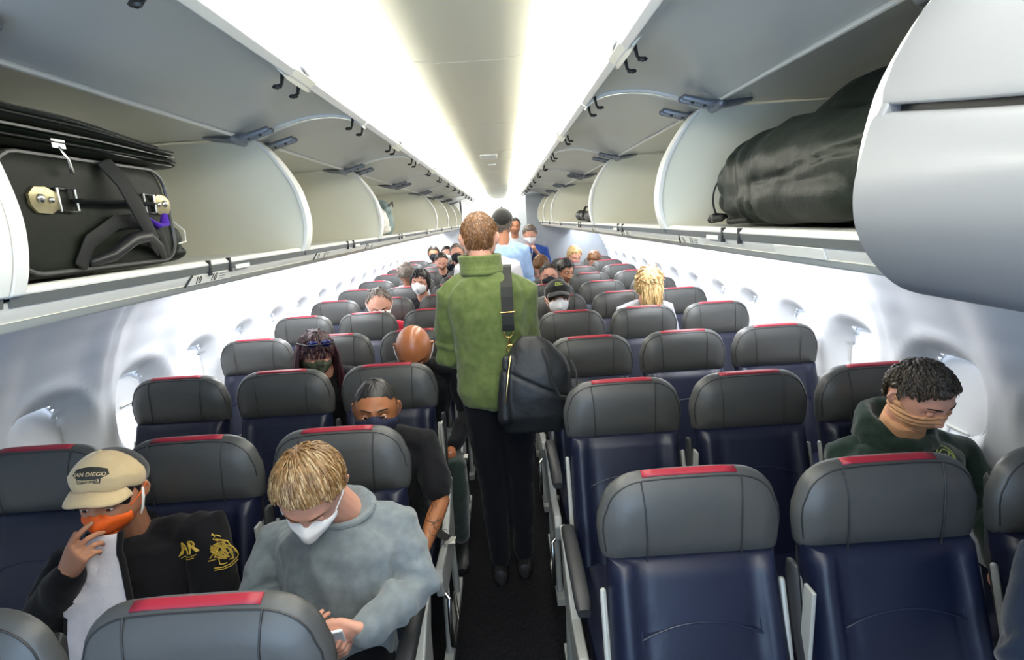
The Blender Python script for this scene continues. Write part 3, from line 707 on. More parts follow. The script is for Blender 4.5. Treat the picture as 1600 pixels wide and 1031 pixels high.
# small backpack (right, further down)
root = empty('backpack', (.84, 4.3, 1.722)); off = V((.84, 4.3, 1.722)); tag(root, 'small black backpack slumped in a right overhead bin far down the cabin', 'backpack')
mb = MB(); mb.tube([(.86, 4.02, 1.80), (.85, 4.02, 1.90), (.87, 4.0, 1.98)], [.085, .075, .05], 16); mb.tube([(.84, 4.10, 1.77), (.83, 4.6, 1.76)], [.06, .045], 14); mb.ell((.82, 4.95, 1.77), (.055, .14, .048)); mb.ell((.82, 4.72, 1.765), (.05, .16, .04))
remesh(mb, 'bag_body', 'bagn', .010, 2, root, off, fold_fn(.007, 12))
mb = MB(); mb.tube([(.79, 4.2, 1.82), (.765, 4.35, 1.84), (.765, 4.5, 1.80), (.78, 4.62, 1.76)], [.010]*4, 8, flat=.4); mb.build('shoulder_strap', 'web', root, offset=off)
# white plastic bag and grey-green bag (left bin)
mb = MB(); mb.tube([(-.80, 3.42, 1.80), (-.80, 3.62, 1.83), (-.80, 3.80, 1.80)], [.08, .105, .075], 16); mb.ell((-.80, 3.85, 1.765), (.07, .1, .04))
o = remesh(mb, 'plastic_bag', 'bagwhite', .009, 2, offset=V((-.80, 3.6, 1.722)), folds=fold_fn(.008, 14)); o.location = (-.80, 3.6, 1.722); tag(o, 'crumpled white bag in a left overhead bin beside the grey green one', 'bag')
root = empty('tote_bag', (-.84, 4.17, 1.722)); off = V((-.84, 4.17, 1.722)); tag(root, 'grey green striped bag in a left overhead bin beside the white one', 'bag')
mb = MB(); mb.tube([(-.85, 4.17, 1.79), (-.85, 4.15, 1.90)], [.085, .08], 18, flat=1.2, up=(0, 1, 0)); remesh(mb, 'bag_body', 'baggreen', .010, 2, root, off, fold_fn(.005, 14))
mb = MB(); mb.tube([(-.775, 4.10, 1.93), (-.76, 4.17, 1.96), (-.775, 4.24, 1.93)], .006, 8); mb.build('handle', 'black', root, offset=off)
# tall dark bag, far left bin
root = empty('holdall', (-.84, 7.8, 1.722)); off = V((-.84, 7.8, 1.722)); tag(root, 'tall dark bag standing in a left overhead bin far down the cabin', 'bag')
mb = MB(); mb.tube([(-.85, 7.7, 1.80), (-.85, 7.7, 1.98)], [.10, .08], 16); remesh(mb, 'bag_body', 'bagn', .014, 2, root, off, fold_fn(.008, 10))
mb = MB(); mb.tube([(-.75, 7.66, 1.9), (-.735, 7.7, 1.84), (-.75, 7.74, 1.78)], .008, 8); mb.build('strap', 'redc', root, offset=off)
# black strap end in second left bin
mb = MB(); mb.tube([(-.80, 2.03, 1.728), (-.74, 2.07, 1.745), (-.70, 2.10, 1.79), (-.69, 2.14, 1.815)], [.012, .016, .020, .004], 10, flat=.5); mb.tube([(-.72, 2.08, 1.735), (-.70, 2.11, 1.75), (-.695, 2.125, 1.768)], [.012, .014, .006], 8)
o = mb.build('bag_strap', 'bagn', offset=V((-.75, 2.07, 1.722))); o.location = (-.75, 2.07, 1.722); tag(o, 'scrap of black bag strap poking out past the left bin rim beyond the suitcase bin', 'strap')
# ------------------------------------------------------------------ people
HS = V((.0765, .0975, .118))
def head_pt(d, feat=1.0):
    d = d.normalized(); p = V((d.x*HS.x, d.y*HS.y, d.z*HS.z)); z = p.z
    if z < 0:
        t = -z/HS.z
        p.x *= 1-.26*t**1.7+.10*exp(-((t-.55)/.25)**2)
        if d.y > 0: p.y *= 1-.42*t**1.3
        else: p.y *= 1+.05*t
    else:
        t = z/HS.z; p.x *= 1+.05*sin(pi*t); p.y *= 1.02
    fr = sst(.05, .6, -d.y)
    if fr > 0:
        ax = abs(p.x); f = feat
        g = lambda x0, sx, z0, sz: exp(-((ax-x0)/sx)**2-((z-z0)/sz)**2)
        p.y += fr*.006*exp(-(p.x/.05)**2)*(1 if z > -.09 else 0)*(1-f*.3)
        if f > 0:
            t = min(1, max(0, (.018-z)/.052)); nh = (.005+.020*t**1.2) * sst(.032, .012, z) if z > -.034 else .025*sst(-.050, -.036, z)
            p.y -= f*fr*nh*exp(-(p.x/lerp(.0075, .0135, t))**2)
            p.y -= f*fr*.008*exp(-((ax-.013)/.006)**2-((z+.034)/.007)**2)
            p.y += f*fr*.0125*g(.032, .0165, .007, .0125)
            p.y -= f*fr*.0065*g(.028, .024, .031, .009)
            p.y -= f*fr*.005*g(.044, .022, -.022, .02)
            p.y += f*fr*.004*g(.046, .015, -.06, .02)
            p.y -= f*fr*.0065*exp(-(p.x/.022)**2)*(exp(-((z+.055)/.006)**2)+exp(-((z+.068)/.007)**2))
            p.y += f*fr*.004*exp(-(p.x/.026)**2-((z+.0615)/.003)**2)
            p.y += f*fr*.004*exp(-(p.x/.03)**2-((z+.082)/.006)**2)
        p.y -= fr*.010*exp(-(p.x/.024)**2-((z+.103)/.014)**2)
    return p
def sdir(th, ph): return V((cos(ph)*sin(th), -cos(ph)*cos(th), sin(ph)))      # th 0 = face, + = +x
def head_nrm(d): return V((d.x/HS.x, d.y/HS.y, d.z/HS.z)).normalized()
def head_grid(nt, np_, fn):
    vs = []; fs = []
    for j in range(np_+1):
        ph = -pi/2+pi*j/np_
        for i in range(nt): vs.append(fn(2*pi*i/nt-pi, ph))
    for j in range(np_):
        for i in range(nt): k = (i+1) % nt; fs.append((j*nt+i, j*nt+k, (j+1)*nt+k, (j+1)*nt+i))
    return vs, fs
def shell(H, reg, off, nt=96, np_=72, feat=0, keep=.0, warp=None):
    """surface riding on the head where reg(th,ph) > keep; off(th,ph) = height above the head"""
    mb = MB()
    vals = []
    def fn(th, ph):
        d = sdir(th, ph); r = reg(th, ph); vals.append(r)
        p = head_pt(d, feat)+head_nrm(d)*(off(th, ph) if r > 0 else -.004)
        if warp: p = warp(p, th, ph)
        return H @ p
    vs, fs = head_grid(nt, np_, fn)
    mb.add(vs, [f for f in fs if max(vals[i] for i in f) > keep])
    return mb
def hair_region(front, side, back, sideburn=0):
    def f(th, ph):
        a = abs(math.degrees(th)); p = math.degrees(ph)
        line = interp([(0, front), (38, front-2), (58, front-14), (76, side+14), (86, side-sideburn), (100, side+8), (118, side), (135, back+6), (180, back)], a)
        return (p-line)/14.0
    return f
def locks(H, n, reg, crown, length, lift, width, rng, up=0, seg=6, droop=0, jitter=.35, start=.0, curl=0, mats=1, cut=-.9):
    mb = MB(); c = crown.normalized(); made = 0; tries = 0
    while made < n and tries < n*30:
        tries += 1
        d = V((rng.gauss(0, 1), rng.gauss(0, 1), rng.gauss(0, 1))).normalized(); th = atan2(d.x, -d.y); ph = asin(max(-1, min(1, d.z)))
        if reg(th, ph) < start: continue
        ax = c.cross(d)
        if ax.length < .05: ax = V((rng.gauss(0, 1), rng.gauss(0, 1), rng.gauss(0, 1)))
        ax = (ax.normalized()+V((rng.gauss(0, jitter), rng.gauss(0, jitter), rng.gauss(0, jitter)))).normalized()
        L = length*rng.uniform(.7, 1.25); pts = []; rad = []; K = 7; lf = lift*rng.uniform(.6, 1.3); ok = True
        for k in range(K):
            t = k/(K-1); q = (M.Rotation(L*t, 3, ax) @ d).normalized()
            th2 = atan2(q.x, -q.y); ph2 = asin(q.z); r = reg(th2, ph2)
            if r < cut:
                if k < 3: ok = False
                break
            e = .003+lf*sin(pi*min(1, t*1.1+.08))*.9
            p = head_pt(q, .2)+head_nrm(q)*e+V((0, 0, up*t))
            if curl: p += V((sin(t*9+d.x*20), cos(t*8+d.y*17), sin(t*7+d.z*11)))*curl*t
            pts.append(H @ p); rad.append(width*(.55+.6*sin(pi*t*.9+.1))*(1 if t < .8 else .35 if t > .95 else .7))
        if not ok: continue
        nn = (H.to_3x3() @ head_nrm(d)).normalized()
        mb.tube(pts, rad, seg, flat=.45, up=nn, round_=False, mi=rng.randrange(mats)); made += 1
    return mb
def hand(mb, W, D, N, side, curl=(20, 35, 30), spread=6, thumb=(35, 20), scale=1.0, curls=None):
    """W wrist, D fingers direction, N palm normal, side +1/-1 which way the thumb lies (D x N)"""
    D = V(D).normalized(); N = V(N); N = (N-D*N.dot(D)).normalized(); T = D.cross(N)*side; s = scale; W = V(W)
    rings = []
    for t, a, b in ((-.02, .024, .017), (.0, .026, .017), (.03, .036, .016), (.06, .041, .0145), (.085, .041, .0125), (.094, .036, .009)):
        rings.append([W+D*t*s+T*(a*s*cos(q)+.002)+N*(b*s*sin(q)) for q in [2*pi*i/14 for i in range(14)]])
    mb.loft(rings)
    for i, (o, L) in enumerate(((.029, .072), (.010, .080), (-.010, .074), (-.028, .058))):
        c = curls[i] if curls else curl; p = W+D*.086*s+T*o*s; a = 0; fan = R(spread)*(1.5-i)/1.5
        d0 = (D*cos(fan)+T*sin(fan)).normalized(); pts = [p-d0*.02*s, p]
        for k, fr in enumerate((.45, .31, .24)):
            a += R(c[k]); d = d0*cos(a)+N*sin(a); p = p+d*L*fr*s; pts.append(p)
        r0 = (.0088 if i < 3 else .0077)*s; mb.tube(pts, [r0*1.05, r0*1.05, r0*.95, r0*.88, r0*.74], 10)
    p = W+D*.022*s+T*.026*s; a = R(thumb[0]); d1 = (D*cos(a)+T*sin(a)*.8+N*sin(a)*.5).normalized(); a2 = R(thumb[0]-thumb[1]); d2 = (D*cos(a2)+T*sin(a2)*.7+N*sin(a2)*.7).normalized()
    mb.tube([p-d1*.015*s, p+d1*.036*s, p+d1*.036*s+d2*.030*s, p+d1*.036*s+d2*.052*s], [.014*s, .0115*s, .0098*s, .0078*s], 10)
def torso_rings(Pv, N, sdir_, wd, grow=0, k=1.0):
    """elliptic rings from pelvis to neck base; sdir_ = unit vector to the figure's +side"""
    ax = (N-Pv); u = (sdir_-ax.normalized()*sdir_.dot(ax.normalized())).normalized(); v = ax.normalized().cross(u); rings = []
    for t, a, b in ((-.16, .10, .08), (-.12, .150, .105), (0, .172, .120), (.22, .158, .112), (.42, .155, .112), (.65, .176, .122), (.82, .178, .112), (.92, .135, .090), (.985, .085, .072), (1.04, .060, .060)):
        a = a*wd+grow; b = b*k+grow*.8
        rings.append([Pv+ax*t+u*a*cos(q)+v*b*sin(q) for q in [2*pi*i/20 for i in range(20)]])
    return rings
def person(name, label, loc, head, neck, pelvis, sh, el, wr, skin, top, rot=(0, 0, 0), hs=1.0, lod=1, group=None, wd=1.0, sleeve=1.0, hands=(None, None), knees=None, ankles=None, pants='navyp',
           shoes='black', folds=.007, collar=None, kd=1.0, face=True, sleeve_r=1.0, hem=None, topk=None):
    """sh/el/wr: (figure at -x side, figure at +x side)"""
    off = V((loc[0], loc[1], 0)); root = empty(name, off); tag(root, label, 'person', group)
    head, neck, pelvis = V(head), V(neck), V(pelvis); sh = [V(p) for p in sh]; el = [V(p) for p in el]; wr = [V(p) for p in wr]
    yaw, pit, rol = [R(a) for a in rot]
    H = M.Translation(head) @ M.Rotation(yaw, 4, 'Z') @ M.Rotation(pit, 4, 'X') @ M.Rotation(rol, 4, 'Y') @ M.Scale(hs, 4)
    sd = (sh[1]-sh[0]).normalized()
    # ---- body: head, neck, arms, hands, inner torso, one continuous skin
    mb = MB(); nt, np_ = (88, 72) if lod == 0 else (56, 44)
    vs, fs = head_grid(nt, np_, lambda th, ph: H @ head_pt(sdir(th, ph), 1.0 if face else .3)); mb.add(vs, fs)
    for s in (-1, 1):
        c = V((s*.076, .012, -.004))
        mb.tube([H @ (c+V((-s*.004, .0, .026))), H @ (c+V((s*.008, .008, .022))), H @ (c+V((s*.012, .012, .004))), H @ (c+V((s*.007, .006, -.016))), H @ (c+V((-s*.002, -.002, -.027)))], [.008*hs, .009*hs, .008*hs, .007*hs, .006*hs], 8, flat=.8)
        mb.ell(H @ (c+V((s*.002, .004, 0))), (.008, .012, .022), H.to_3x3(), 12)
    jaw = H @ V((0, .022, -.062)); mb.tube([H @ V((0, .02, -.03)), jaw, lerp(jaw, neck, .55)+V((0, 0, 0)), neck, lerp(neck, pelvis, .12)], [.050*hs, .052*hs, .054*hs, .058, .058], 16)
    mb.loft(torso_rings(pelvis, neck, sd, wd*.86, -.012, kd*.86))
    for i in (0, 1):
        mb.tube([lerp(neck, sh[i], .45), sh[i], lerp(sh[i], el[i], .5), el[i], lerp(el[i], wr[i], .35), wr[i]], [.050, .047, .044*kd, .037, .036, .0245], 12)
        h = hands[i]
        d = (wr[i]-el[i]).normalized()
        if h is None: mb.ell(wr[i]+d*.05, (.035, .035, .035), None, 12)
        elif h != 'no': hand(mb, wr[i], h[0] or d, h[1], h[2], **(h[3] if len(h) > 3 else {}))
    vox = {0: .0032, 1: .005, 2: .009}[lod]
    b = remesh(mb, 'body', skin, vox, 2 if lod else 3, root, off)
    # ---- top garment
    if top:
        mb = MB(); mb.loft(torso_rings(pelvis, neck, sd, wd, .010, kd)[:-1])
        for i in (0, 1):
            n = lerp(neck, sh[i], .40); e = el[i]; q = [n, sh[i]]; rad = [.055, .064*sleeve_r]
            if sleeve >= 1: q += [lerp(sh[i], e, .5), e, lerp(e, wr[i], .45), lerp(e, wr[i], .92)]; rad += [.060*sleeve_r, .054*sleeve_r, .050*sleeve_r, .038*sleeve_r]
            else: q += [lerp(sh[i], e, sleeve*.5), lerp(sh[i], e, sleeve)]; rad += [.064, .063]
            mb.tube(q, rad, 14)
        if collar: mb.tube([lerp(neck, head, -.06), lerp(neck, head, collar[0])], [collar[1], collar[2]], 18, round_=False)
        if hem: mb.loft([[hem[0]+V((hem[1]*cos(q), hem[2]*sin(q), z)) for q in [2*pi*i/20 for i in range(20)]] for z in (0, hem[3])])
        def ff(p, n):
            w_ = 1.0
            f = fold_fn(folds, 11, (1, 1, .55))(p, n)
            for i in (0, 1):
                dd = (p-el[i]).length
                if dd < .13: f += folds*.9*sin(90*(p-el[i]).dot((sh[i]-wr[i]).normalized())+4*noise.noise(p*14))*(1-dd/.13)
            return f
        t = remesh(mb, topk or 'top', top, {0: .0075, 1: .010, 2: .014}[lod], 3, root, off, ff)
    else: t = None
    if knees:
        mb = MB()
        for i in (0, 1):
            hp = pelvis+sd*(-.09 if i == 0 else .09); k = V(knees[i]); a = V(ankles[i])
            mb.tube([hp, lerp(hp, k, .5), k, lerp(k, a, .35), a], [.088, .080, .062, .060, .048], 14)
        mb.ell(pelvis, (.165*wd, .125, .11), None, 18)
        remesh(mb, 'trousers', pants, .012, 2, root, off, fold_fn(.006, 12))
        for i in (0, 1):
            a = V(ankles[i]); k = V(knees[i]); fw = V((0, -1, 0)) if abs((V(head)-H @ V((0, 1, 0))).y) >= 0 else V((0, -1, 0))
            fw = H.to_3x3() @ V((0, -1, 0)); fw.z = 0; fw.normalize()
            mb = MB(); c = V((a.x, a.y, 0))
            mb.loft([[c+fw*f+fw.cross(V((0, 0, 1)))*(w_*cos(q))+V((0, 0, .004+max(0, h/2+h/2*sin(q)))) for q in [2*pi*j/14 for j in range(14)]] for f, w_, h in ((-.085, .02, .05), (-.075, .034, .075), (0, .038, .085), (.08, .043, .058), (.15, .040, .045), (.178, .022, .03))])
            mb.build('shoe', shoes, root, offset=off)
    return root, H, off, b, t
def add_hair(P, reg, base_off, m, n=0, crown=V((0, .45, .9)), length=.5, lift=.012, width=.004, seed=1, name='hair', **k):
    root, H, off, _, _ = P; rng = random.Random(seed)
    def offn(th, ph):
        r = reg(th, ph); d = sdir(th, ph)
        return base_off*min(1, max(0, r)*1.2)+.0012+.0022*noise.noise(V((th*9, ph*3, 1)))*min(1, max(0, r))
    mb = shell(H, reg, offn, keep=.0, nt=150 if n > 200 else 110, np_=120 if n > 200 else 84)
    if n:
        l = locks(H, n, reg, crown, length, lift+base_off, width, rng, mats=len(m) if isinstance(m, tuple) else 1, **k); o_ = len(mb.v); mb.v += l.v; mb.f += [tuple(i+o_ for i in f) for f in l.f]; mb.mi += l.mi
    return mb.build(name, m, root, offset=off, fix=False)
def add_mask(P, m, top=8, bot=-60, width=62, bulge=.010, loops='maskw', name='face_mask', earm=True, rise=10):
    root, H, off, _, _ = P
    def reg(th, ph):
        a = abs(math.degrees(th)); p = math.degrees(ph)
        up = top+rise*exp(-(a/18)**2)-9*sst(30, width, a); lo = bot+22*sst(0, width, a)
        return min((up-p)/6, (p-lo)/6, (width-a)/6)
    def offn(th, ph):
        a = abs(math.degrees(th)); r = min(1, reg(th, ph)); p = math.degrees(ph)
        return .002+r*(.004+bulge*exp(-(a/30)**2-((p+22)/26)**2))+.011*exp(-(a/11)**2-((p+12)/16)**2)
    mb = shell(H, reg, offn, nt=110, np_=90, feat=.25)
    o = mb.build(name, m, root, offset=off, fix=False); sd = o.modifiers.new('t', 'SOLIDIFY'); sd.thickness = .0015; sd.offset = 1
    if earm:
        for s in (-1, 1):
            mb = MB(); 
            a = H @ (head_pt(sdir(s*R(width-3), R(-6)))+V((s*.004, 0, 0))); b = H @ V((s*.089, .012, .018)); c = H @ V((s*.088, .020, -.010)); d = H @ (head_pt(sdir(s*R(width-3), R(-38)))+V((s*.004, 0, 0)))
            mb.tube([a, lerp(a, b, .5)+(H.to_3x3() @ V((s*.004, 0, 0))), b, c, lerp(c, d, .5), d], .0016, 6); mb.build('ear_loop', loops, o, offset=off)
    return o
def add_eyes(P, iris='iris', brow='brow', closed=False, lid=None):
    root, H, off, _, _ = P
    for s in (-1, 1):
        d0 = V((s*.032, 0, .007)); y = -.0805
        mb = MB(); mb.ell(H @ V((s*.0315, y, .0065)), (.0115, .0085, .0085), H.to_3x3(), 16); e = mb.build('eye', 'eyewhite' if not closed else lid, root, offset=off)
        if not closed:
            mb = MB(); mb.ell(H @ V((s*.0310, y-.0068, .0055)), (.0064, .0022, .0066), H.to_3x3(), 14); mb.build('iris', iris, e, offset=off)
            mb = MB(); 
            for z, dz in ((.0125, .0025), (.0005, -.0010)):
                mb.tube([H @ V((s*(.0315+x), y-.0065+abs(x)**2*38, z-abs(x)**2*30*(1 if dz > 0 else -1))) for x in (-.0125, -.007, 0, .007, .0125)], [.0015, .0026, .0030, .0026, .0015], 6)
            mb.build('eyelid', lid or 'skin_brown', e, offset=off)
    for s in (-1, 1):
        mb = MB(); pts = []
        for k in range(6):
            th = s*R(8+6.2*k); ph = R(15.0+2.4*sin(pi*k/5*.85)); d = sdir(th, ph); pts.append(H @ (head_pt(d)+head_nrm(d)*.0012))
        mb.tube(pts, [.0022, .0034, .0036, .0032, .0025, .0012], 8, flat=.5, up=H.to_3x3() @ V((0, -1, 0))); mb.build('eyebrow', brow, root, offset=off)
def add_cap(P, m_front, m_back, brim_len=.068, name='cap', tall=.022, split=-.012):
    root, H, off, _, _ = P
    line = lambda a: interp([(0, 34), (50, 27), (90, 13), (130, 2), (180, -8)], a)
    reg = lambda th, ph: (math.degrees(ph)-line(abs(math.degrees(th))))/8
    def offn(th, ph):
        a = abs(math.degrees(th)); r = min(1, max(0, reg(th, ph)/2.2))
        return .010+tall*r**.8*(.75+.25*cos(th))
    mb = shell(H, reg, offn, nt=180, np_=150, keep=0)
    # two materials: front panel / rear mesh
    me = mb; mi = []
    Hi = H.inverted()
    for f in mb.f:
        c = sum((mb.v[i] for i in f), V((0, 0, 0)))/len(f); q = Hi @ c; mi.append(0 if q.y < split else 1)
    mb.mi = mi
    o = mb.build(name, [m_front, m_back], root, offset=off, fix=False); sd = o.modifiers.new('t', 'SOLIDIFY'); sd.thickness = .002; sd.offset = -1
    mb = MB(); top = []; K = 18; rows = 7; vs = []
    for j in range(rows):
        t = j/(rows-1)
        for i in range(K+1):
            a = lerp(-58, 58, i/K); th = R(a); ph = R(line(abs(a))); d = sdir(th, ph); p = head_pt(d, 0)+head_nrm(d)*.0105
            ext = brim_len*t*(cos(R(a)*1.35)**.6 if abs(a) < 58 else 0)
            q = p+V((p.x*.35*t*cos(th), -ext, -.012*t*t-.004*t-.010*(abs(a)/58)**2*t))
            vs.append(H @ q)
    fs = [(j*(K+1)+i, j*(K+1)+i+1, (j+1)*(K+1)+i+1, (j+1)*(K+1)+i) for j in range(rows-1) for i in range(K)]
    mb.add(vs, fs); br = mb.build('brim', m_front, o, offset=off, fix=False); sd = br.modifiers.new('t', 'SOLIDIFY'); sd.thickness = .0035; sd.offset = 0
    mb = MB(); q = sdir(0, R(88)); mb.ell(H @ (head_pt(q)+V((0, 0, .010+tall))), (.007, .007, .004), H.to_3x3(), 10); mb.build('cap_button', m_front, o, offset=off)
    return o, offn
def cap_pt(H, offn, u, v, extra=.0015):     # u metres sideways, v metres up from 52 deg on the cap front
    ph = R(53)+v/.125; th = u/(.100*max(.35, cos(ph))); d = sdir(th, ph); return H @ (head_pt(d, 0)+head_nrm(d)*(offn(th, ph)+extra))
def decal_pts(tgt, off, o, u, v, pts, lift=.0015):
    """lay 2-D points (metres) onto tgt's surface around world point o (cast along -n)"""
    me = tgt.data; bv = BVHTree.FromPolygons([x.co+off for x in me.vertices], [tuple(p.vertices) for p in me.polygons])
    u = V(u).normalized(); v = V(v); v = (v-u*v.dot(u)).normalized(); n = u.cross(v); out = []
    for x, y in pts:
        s = V(o)+u*x+v*y+n*.09; h = bv.ray_cast(s, -n, .25)
        out.append((h[0]+n*lift) if h[0] is not None else V(o)+u*x+v*y)
    return out
def decal_mesh(tgt, off, o, u, v, obj_, parent, lift=.0015):
    me = obj_.data; n = len(me.vertices)
    bm = bmesh.new(); bm.from_mesh(me); bmesh.ops.triangulate(bm, faces=bm.faces); bmesh.ops.subdivide_edges(bm, edges=[e for e in bm.edges if e.calc_length() > .008], cuts=2, use_grid_fill=False); bm.to_mesh(me); bm.free()
    P = decal_pts(tgt, off, o, u, v, [(q.co.x, q.co.y) for q in me.vertices], 0); nn = V(u).cross(V(v)).normalized(); av = sum(p.dot(nn) for p in P)/len(P); P = [p+nn*max(0, av-p.dot(nn)) for p in P]
    for q, p in zip(me.vertices, P): q.co = p+nn*(lift+q.co.z)-off
    return obj_
def strokes(tgt, off, o, u, v, lines, r, m, name, parent, lift=.001):
    mb = MB()
    for ln in lines: mb.tube(decal_pts(tgt, off, o, u, v, ln, lift), r, 6)
    return mb.build(name, m, parent, offset=off)
short = hair_region(46, 4, -30); 
# --- man in the tan cap with the orange mask (second row left, middle seat)
P = person('person', 'person in tan and black cap, bright orange mask and black jacket, hand raised to chin', (-1.09, 1.35), (-1.106, 1.420, 1.068), (-1.164, 1.530, 0.853), (-1.09, 1.345, .53),
    [(-1.378, 1.520, 0.766), (-0.925, 1.520, 0.865)], [(-1.335, 1.330, 0.691), (-0.854, 1.400, 0.638)], [(-1.148, 1.270, 0.913), (-.95, 1.12, .62)], 'skin_tan', 'blackj', rot=(8, 12, 5), hs=.97, lod=0, wd=1.12,
    hands=((V((.58, -.15, .80)), V((.45, .9, .05)), 1, dict(curls=[(18, 25, 15), (38, 45, 30), (52, 55, 40), (60, 60, 40)], thumb=(25, 15), scale=.98)), (V((-.3, -.9, -.1)), V((0, 0, -1)), 1, dict(curl=(30, 30, 20)))),
    knees=[(-1.18, 1.0, .56), (-.98, 1.0, .56)], ankles=[(-1.18, 1.0, .12), (-.98, 1.02, .12)], collar=(.12, .080, .078), topk='jacket', folds=.008, sleeve_r=1.12)
root, H, off, body, jk = P
add_hair(P, hair_region(10, 0, -32), .004, 'h_black')
add_eyes(P, lid='skin_tan', brow='brow')
add_mask(P, 'orange', top=-9, bot=-66, width=62, bulge=.012, loops='orange', rise=8)
cp, cf = add_cap(P, 'capt', 'capb', tall=.022, brim_len=.046, split=.020)
bd = [(x*1.30, y*1.15) for x, y in [(-.031, -.004), (-.026, .010), (-.012, .018), (0, .021), (.012, .018), (.026, .010), (.031, -.004), (.019, -.008), (.019, -.018), (-.019, -.018), (-.019, -.008)]]
def on_cap(name, poly, m, ex, th=.001):
    mb = MB(); c = sum((V((a, b)) for a, b in poly), V((0, 0)))/len(poly); rings = []
    for k in (1, .66, .33, .03): rings.append([cap_pt(H, cf, lerp(c.x, a, k), lerp(c.y, b, k), ex) for a, b in poly])
    mb.loft(rings, cap=False); return mb.build(name, m, cp, offset=off, fix=False)
on_cap('badge', bd, 'caplogo', .0025)
on_cap('badge_banner', [(-.022, -.018), (.022, -.018), (.022, -.0105), (-.022, -.0105)], 'capt', .0032)
def cap_text(txt, size, dy, m, name, arch=0, ex=.0035):
    t = text_obj(txt, size, m, name, cp, M.Identity(4), extrude=0, bold=.0003)
    for q in t.data.vertices: q.co = cap_pt(H, cf, q.co.x, q.co.y+dy-arch*q.co.x**2, ex)-off
cap_text('SAN DIEGO', .0130, .0035, 'capt', 'badge_lettering', 5)
cap_text('CALIFORNIA', .0068, -.0143, 'caplogo', 'banner_lettering')
mb = MB(); mb.tube([H @ V((.086, -.004, .012)), H @ V((.088, -.014, -.012)), H @ V((.083, -.022, -.045)), H @ V((.076, -.026, -.066))], [.0045, .0055, .005, .003], 8, flat=.5); mb.build('earbud', 'white', root, offset=off)
# white tee in the open jacket
bvj = BVHTree.FromPolygons([x.co+off for x in jk.data.vertices], [tuple(p.vertices) for p in jk.data.polygons])
def onj(x, z, l):
    h = bvj.ray_cast(V((x, .9, z)), V((0, 1, 0)), 1.0); f = 1.345+(z-.53)*.35-.140; y = h[0].y if h[0] is not None else f
    return V((x, min(max(y, f-.012), f+.004)-l, z))
mb = MB(); vs = []; NX, NZ = 14, 24; edge = ([], [])
for j in range(NZ+1):
    z = lerp(.975, .56, j/NZ); xl = lin([(.56, (-1.215, 1.360, 0.599)[0]), (.73, (-1.196, 1.360, 0.698)[0]), (.82, (-1.200, 1.380, 0.791)[0]), (.93, (-1.164, 1.400, 0.892)[0]), (1.0, (-1.136, 1.420, 0.930)[0])], z); xr = lin([(.56, (-0.998, 1.360, 0.605)[0]), (.73, (-1.004, 1.360, 0.695)[0]), (.82, (-1.026, 1.380, 0.779)[0]), (.93, (-1.054, 1.400, 0.895)[0]), (1.0, (-1.050, 1.420, 0.924)[0])], z)
    for i in range(NX+1):
        x = lerp(xl, xr, i/NX); vs.append(onj(x, z, .010+.007*sin(pi*i/NX)+.004*noise.noise(V((x*22+z*9, z*7, 0)))))
    edge[0].append(onj(xl, z, .012)); edge[1].append(onj(xr, z, .012))
mb.add(vs, [(j*(NX+1)+i, j*(NX+1)+i+1, (j+1)*(NX+1)+i+1, (j+1)*(NX+1)+i) for j in range(NZ) for i in range(NX)])
ts = mb.build('tshirt', 'tee', root, offset=off, fix=False); sd = ts.modifiers.new('t', 'SOLIDIFY'); sd.thickness = .012; sd.offset = 0
for e in edge: mb = MB(); mb.tube([(p.x, p.y, p.z) for p in e], .011, 8, flat=.6); mb.build('jacket_edge', 'blackj', jk, offset=off)
u_ = V((.96, -.18, .05)); v_ = V((-.10, -.05, 1))
o_ar = (-0.944, 1.400, 0.855)
t = text_obj('AR', .052, 'goldthread', 'gold_lettering', root, M.Identity(4), extrude=.0008, bold=.0006)
decal_mesh(jk, off, o_ar, V((.93, -.2, .25)), V((-.28, 0, 1)), t, root)
strokes(jk, off, o_ar, V((.93, -.2, .25)), V((-.28, 0, 1)), [[(-.03+.006*i, -.024+.001*(i % 2)) for i in range(10)], [(-.02+.006*i, -.030+.001*(i % 2)) for i in range(7)]], .0011, 'goldthread', 'gold_underline', root)
rg = random.Random(4); L = []
for k in range(26):
    a = rg.uniform(0, 6.28); r0 = rg.uniform(.004, .026); cx, cy = rg.uniform(-.006, .010), rg.uniform(-.012, .012); L.append([(cx+(r0+.004*sin(3*q+k))*cos(a+q*.42)*1.0, cy+(r0+.003*cos(2*q+k))*sin(a+q*.42)*.9) for q in range(7)])
L += [[(-.005, .050), (-.001, .042), (-.008, .036), (.002, .030), (.010, .032), (.020, .024)], [(-.008, .046), (.004, .046), (.014, .040)], [(-.038, -.016), (-.030, -.006), (-.026, .004), (-.02, .012)], [(-.04, -.02), (-.032, -.022), (-.02, -.018)], [(-.028, -.038), (-.01, -.042), (.012, -.036), (.034, -.022)], [(-.026, -.043), (-.01, -.047), (.014, -.041), (.036, -.027)],
      [(.034, .010), (.040, .0), (.042, -.012), (.036, -.022)], [(.028, .016), (.036, .008), (.038, -.004)], [(-.032, .0), (-.024, .012), (-.012, .02), (.004, .022)]]
strokes(jk, off, (-0.827, 1.420, 0.850), V((.97, -.1, .15)), V((-.2, 0, 1)), [[(x*1.25, y*1.25) for x, y in l] for l in L], .0017, 'goldthread', 'gold_emblem', root)
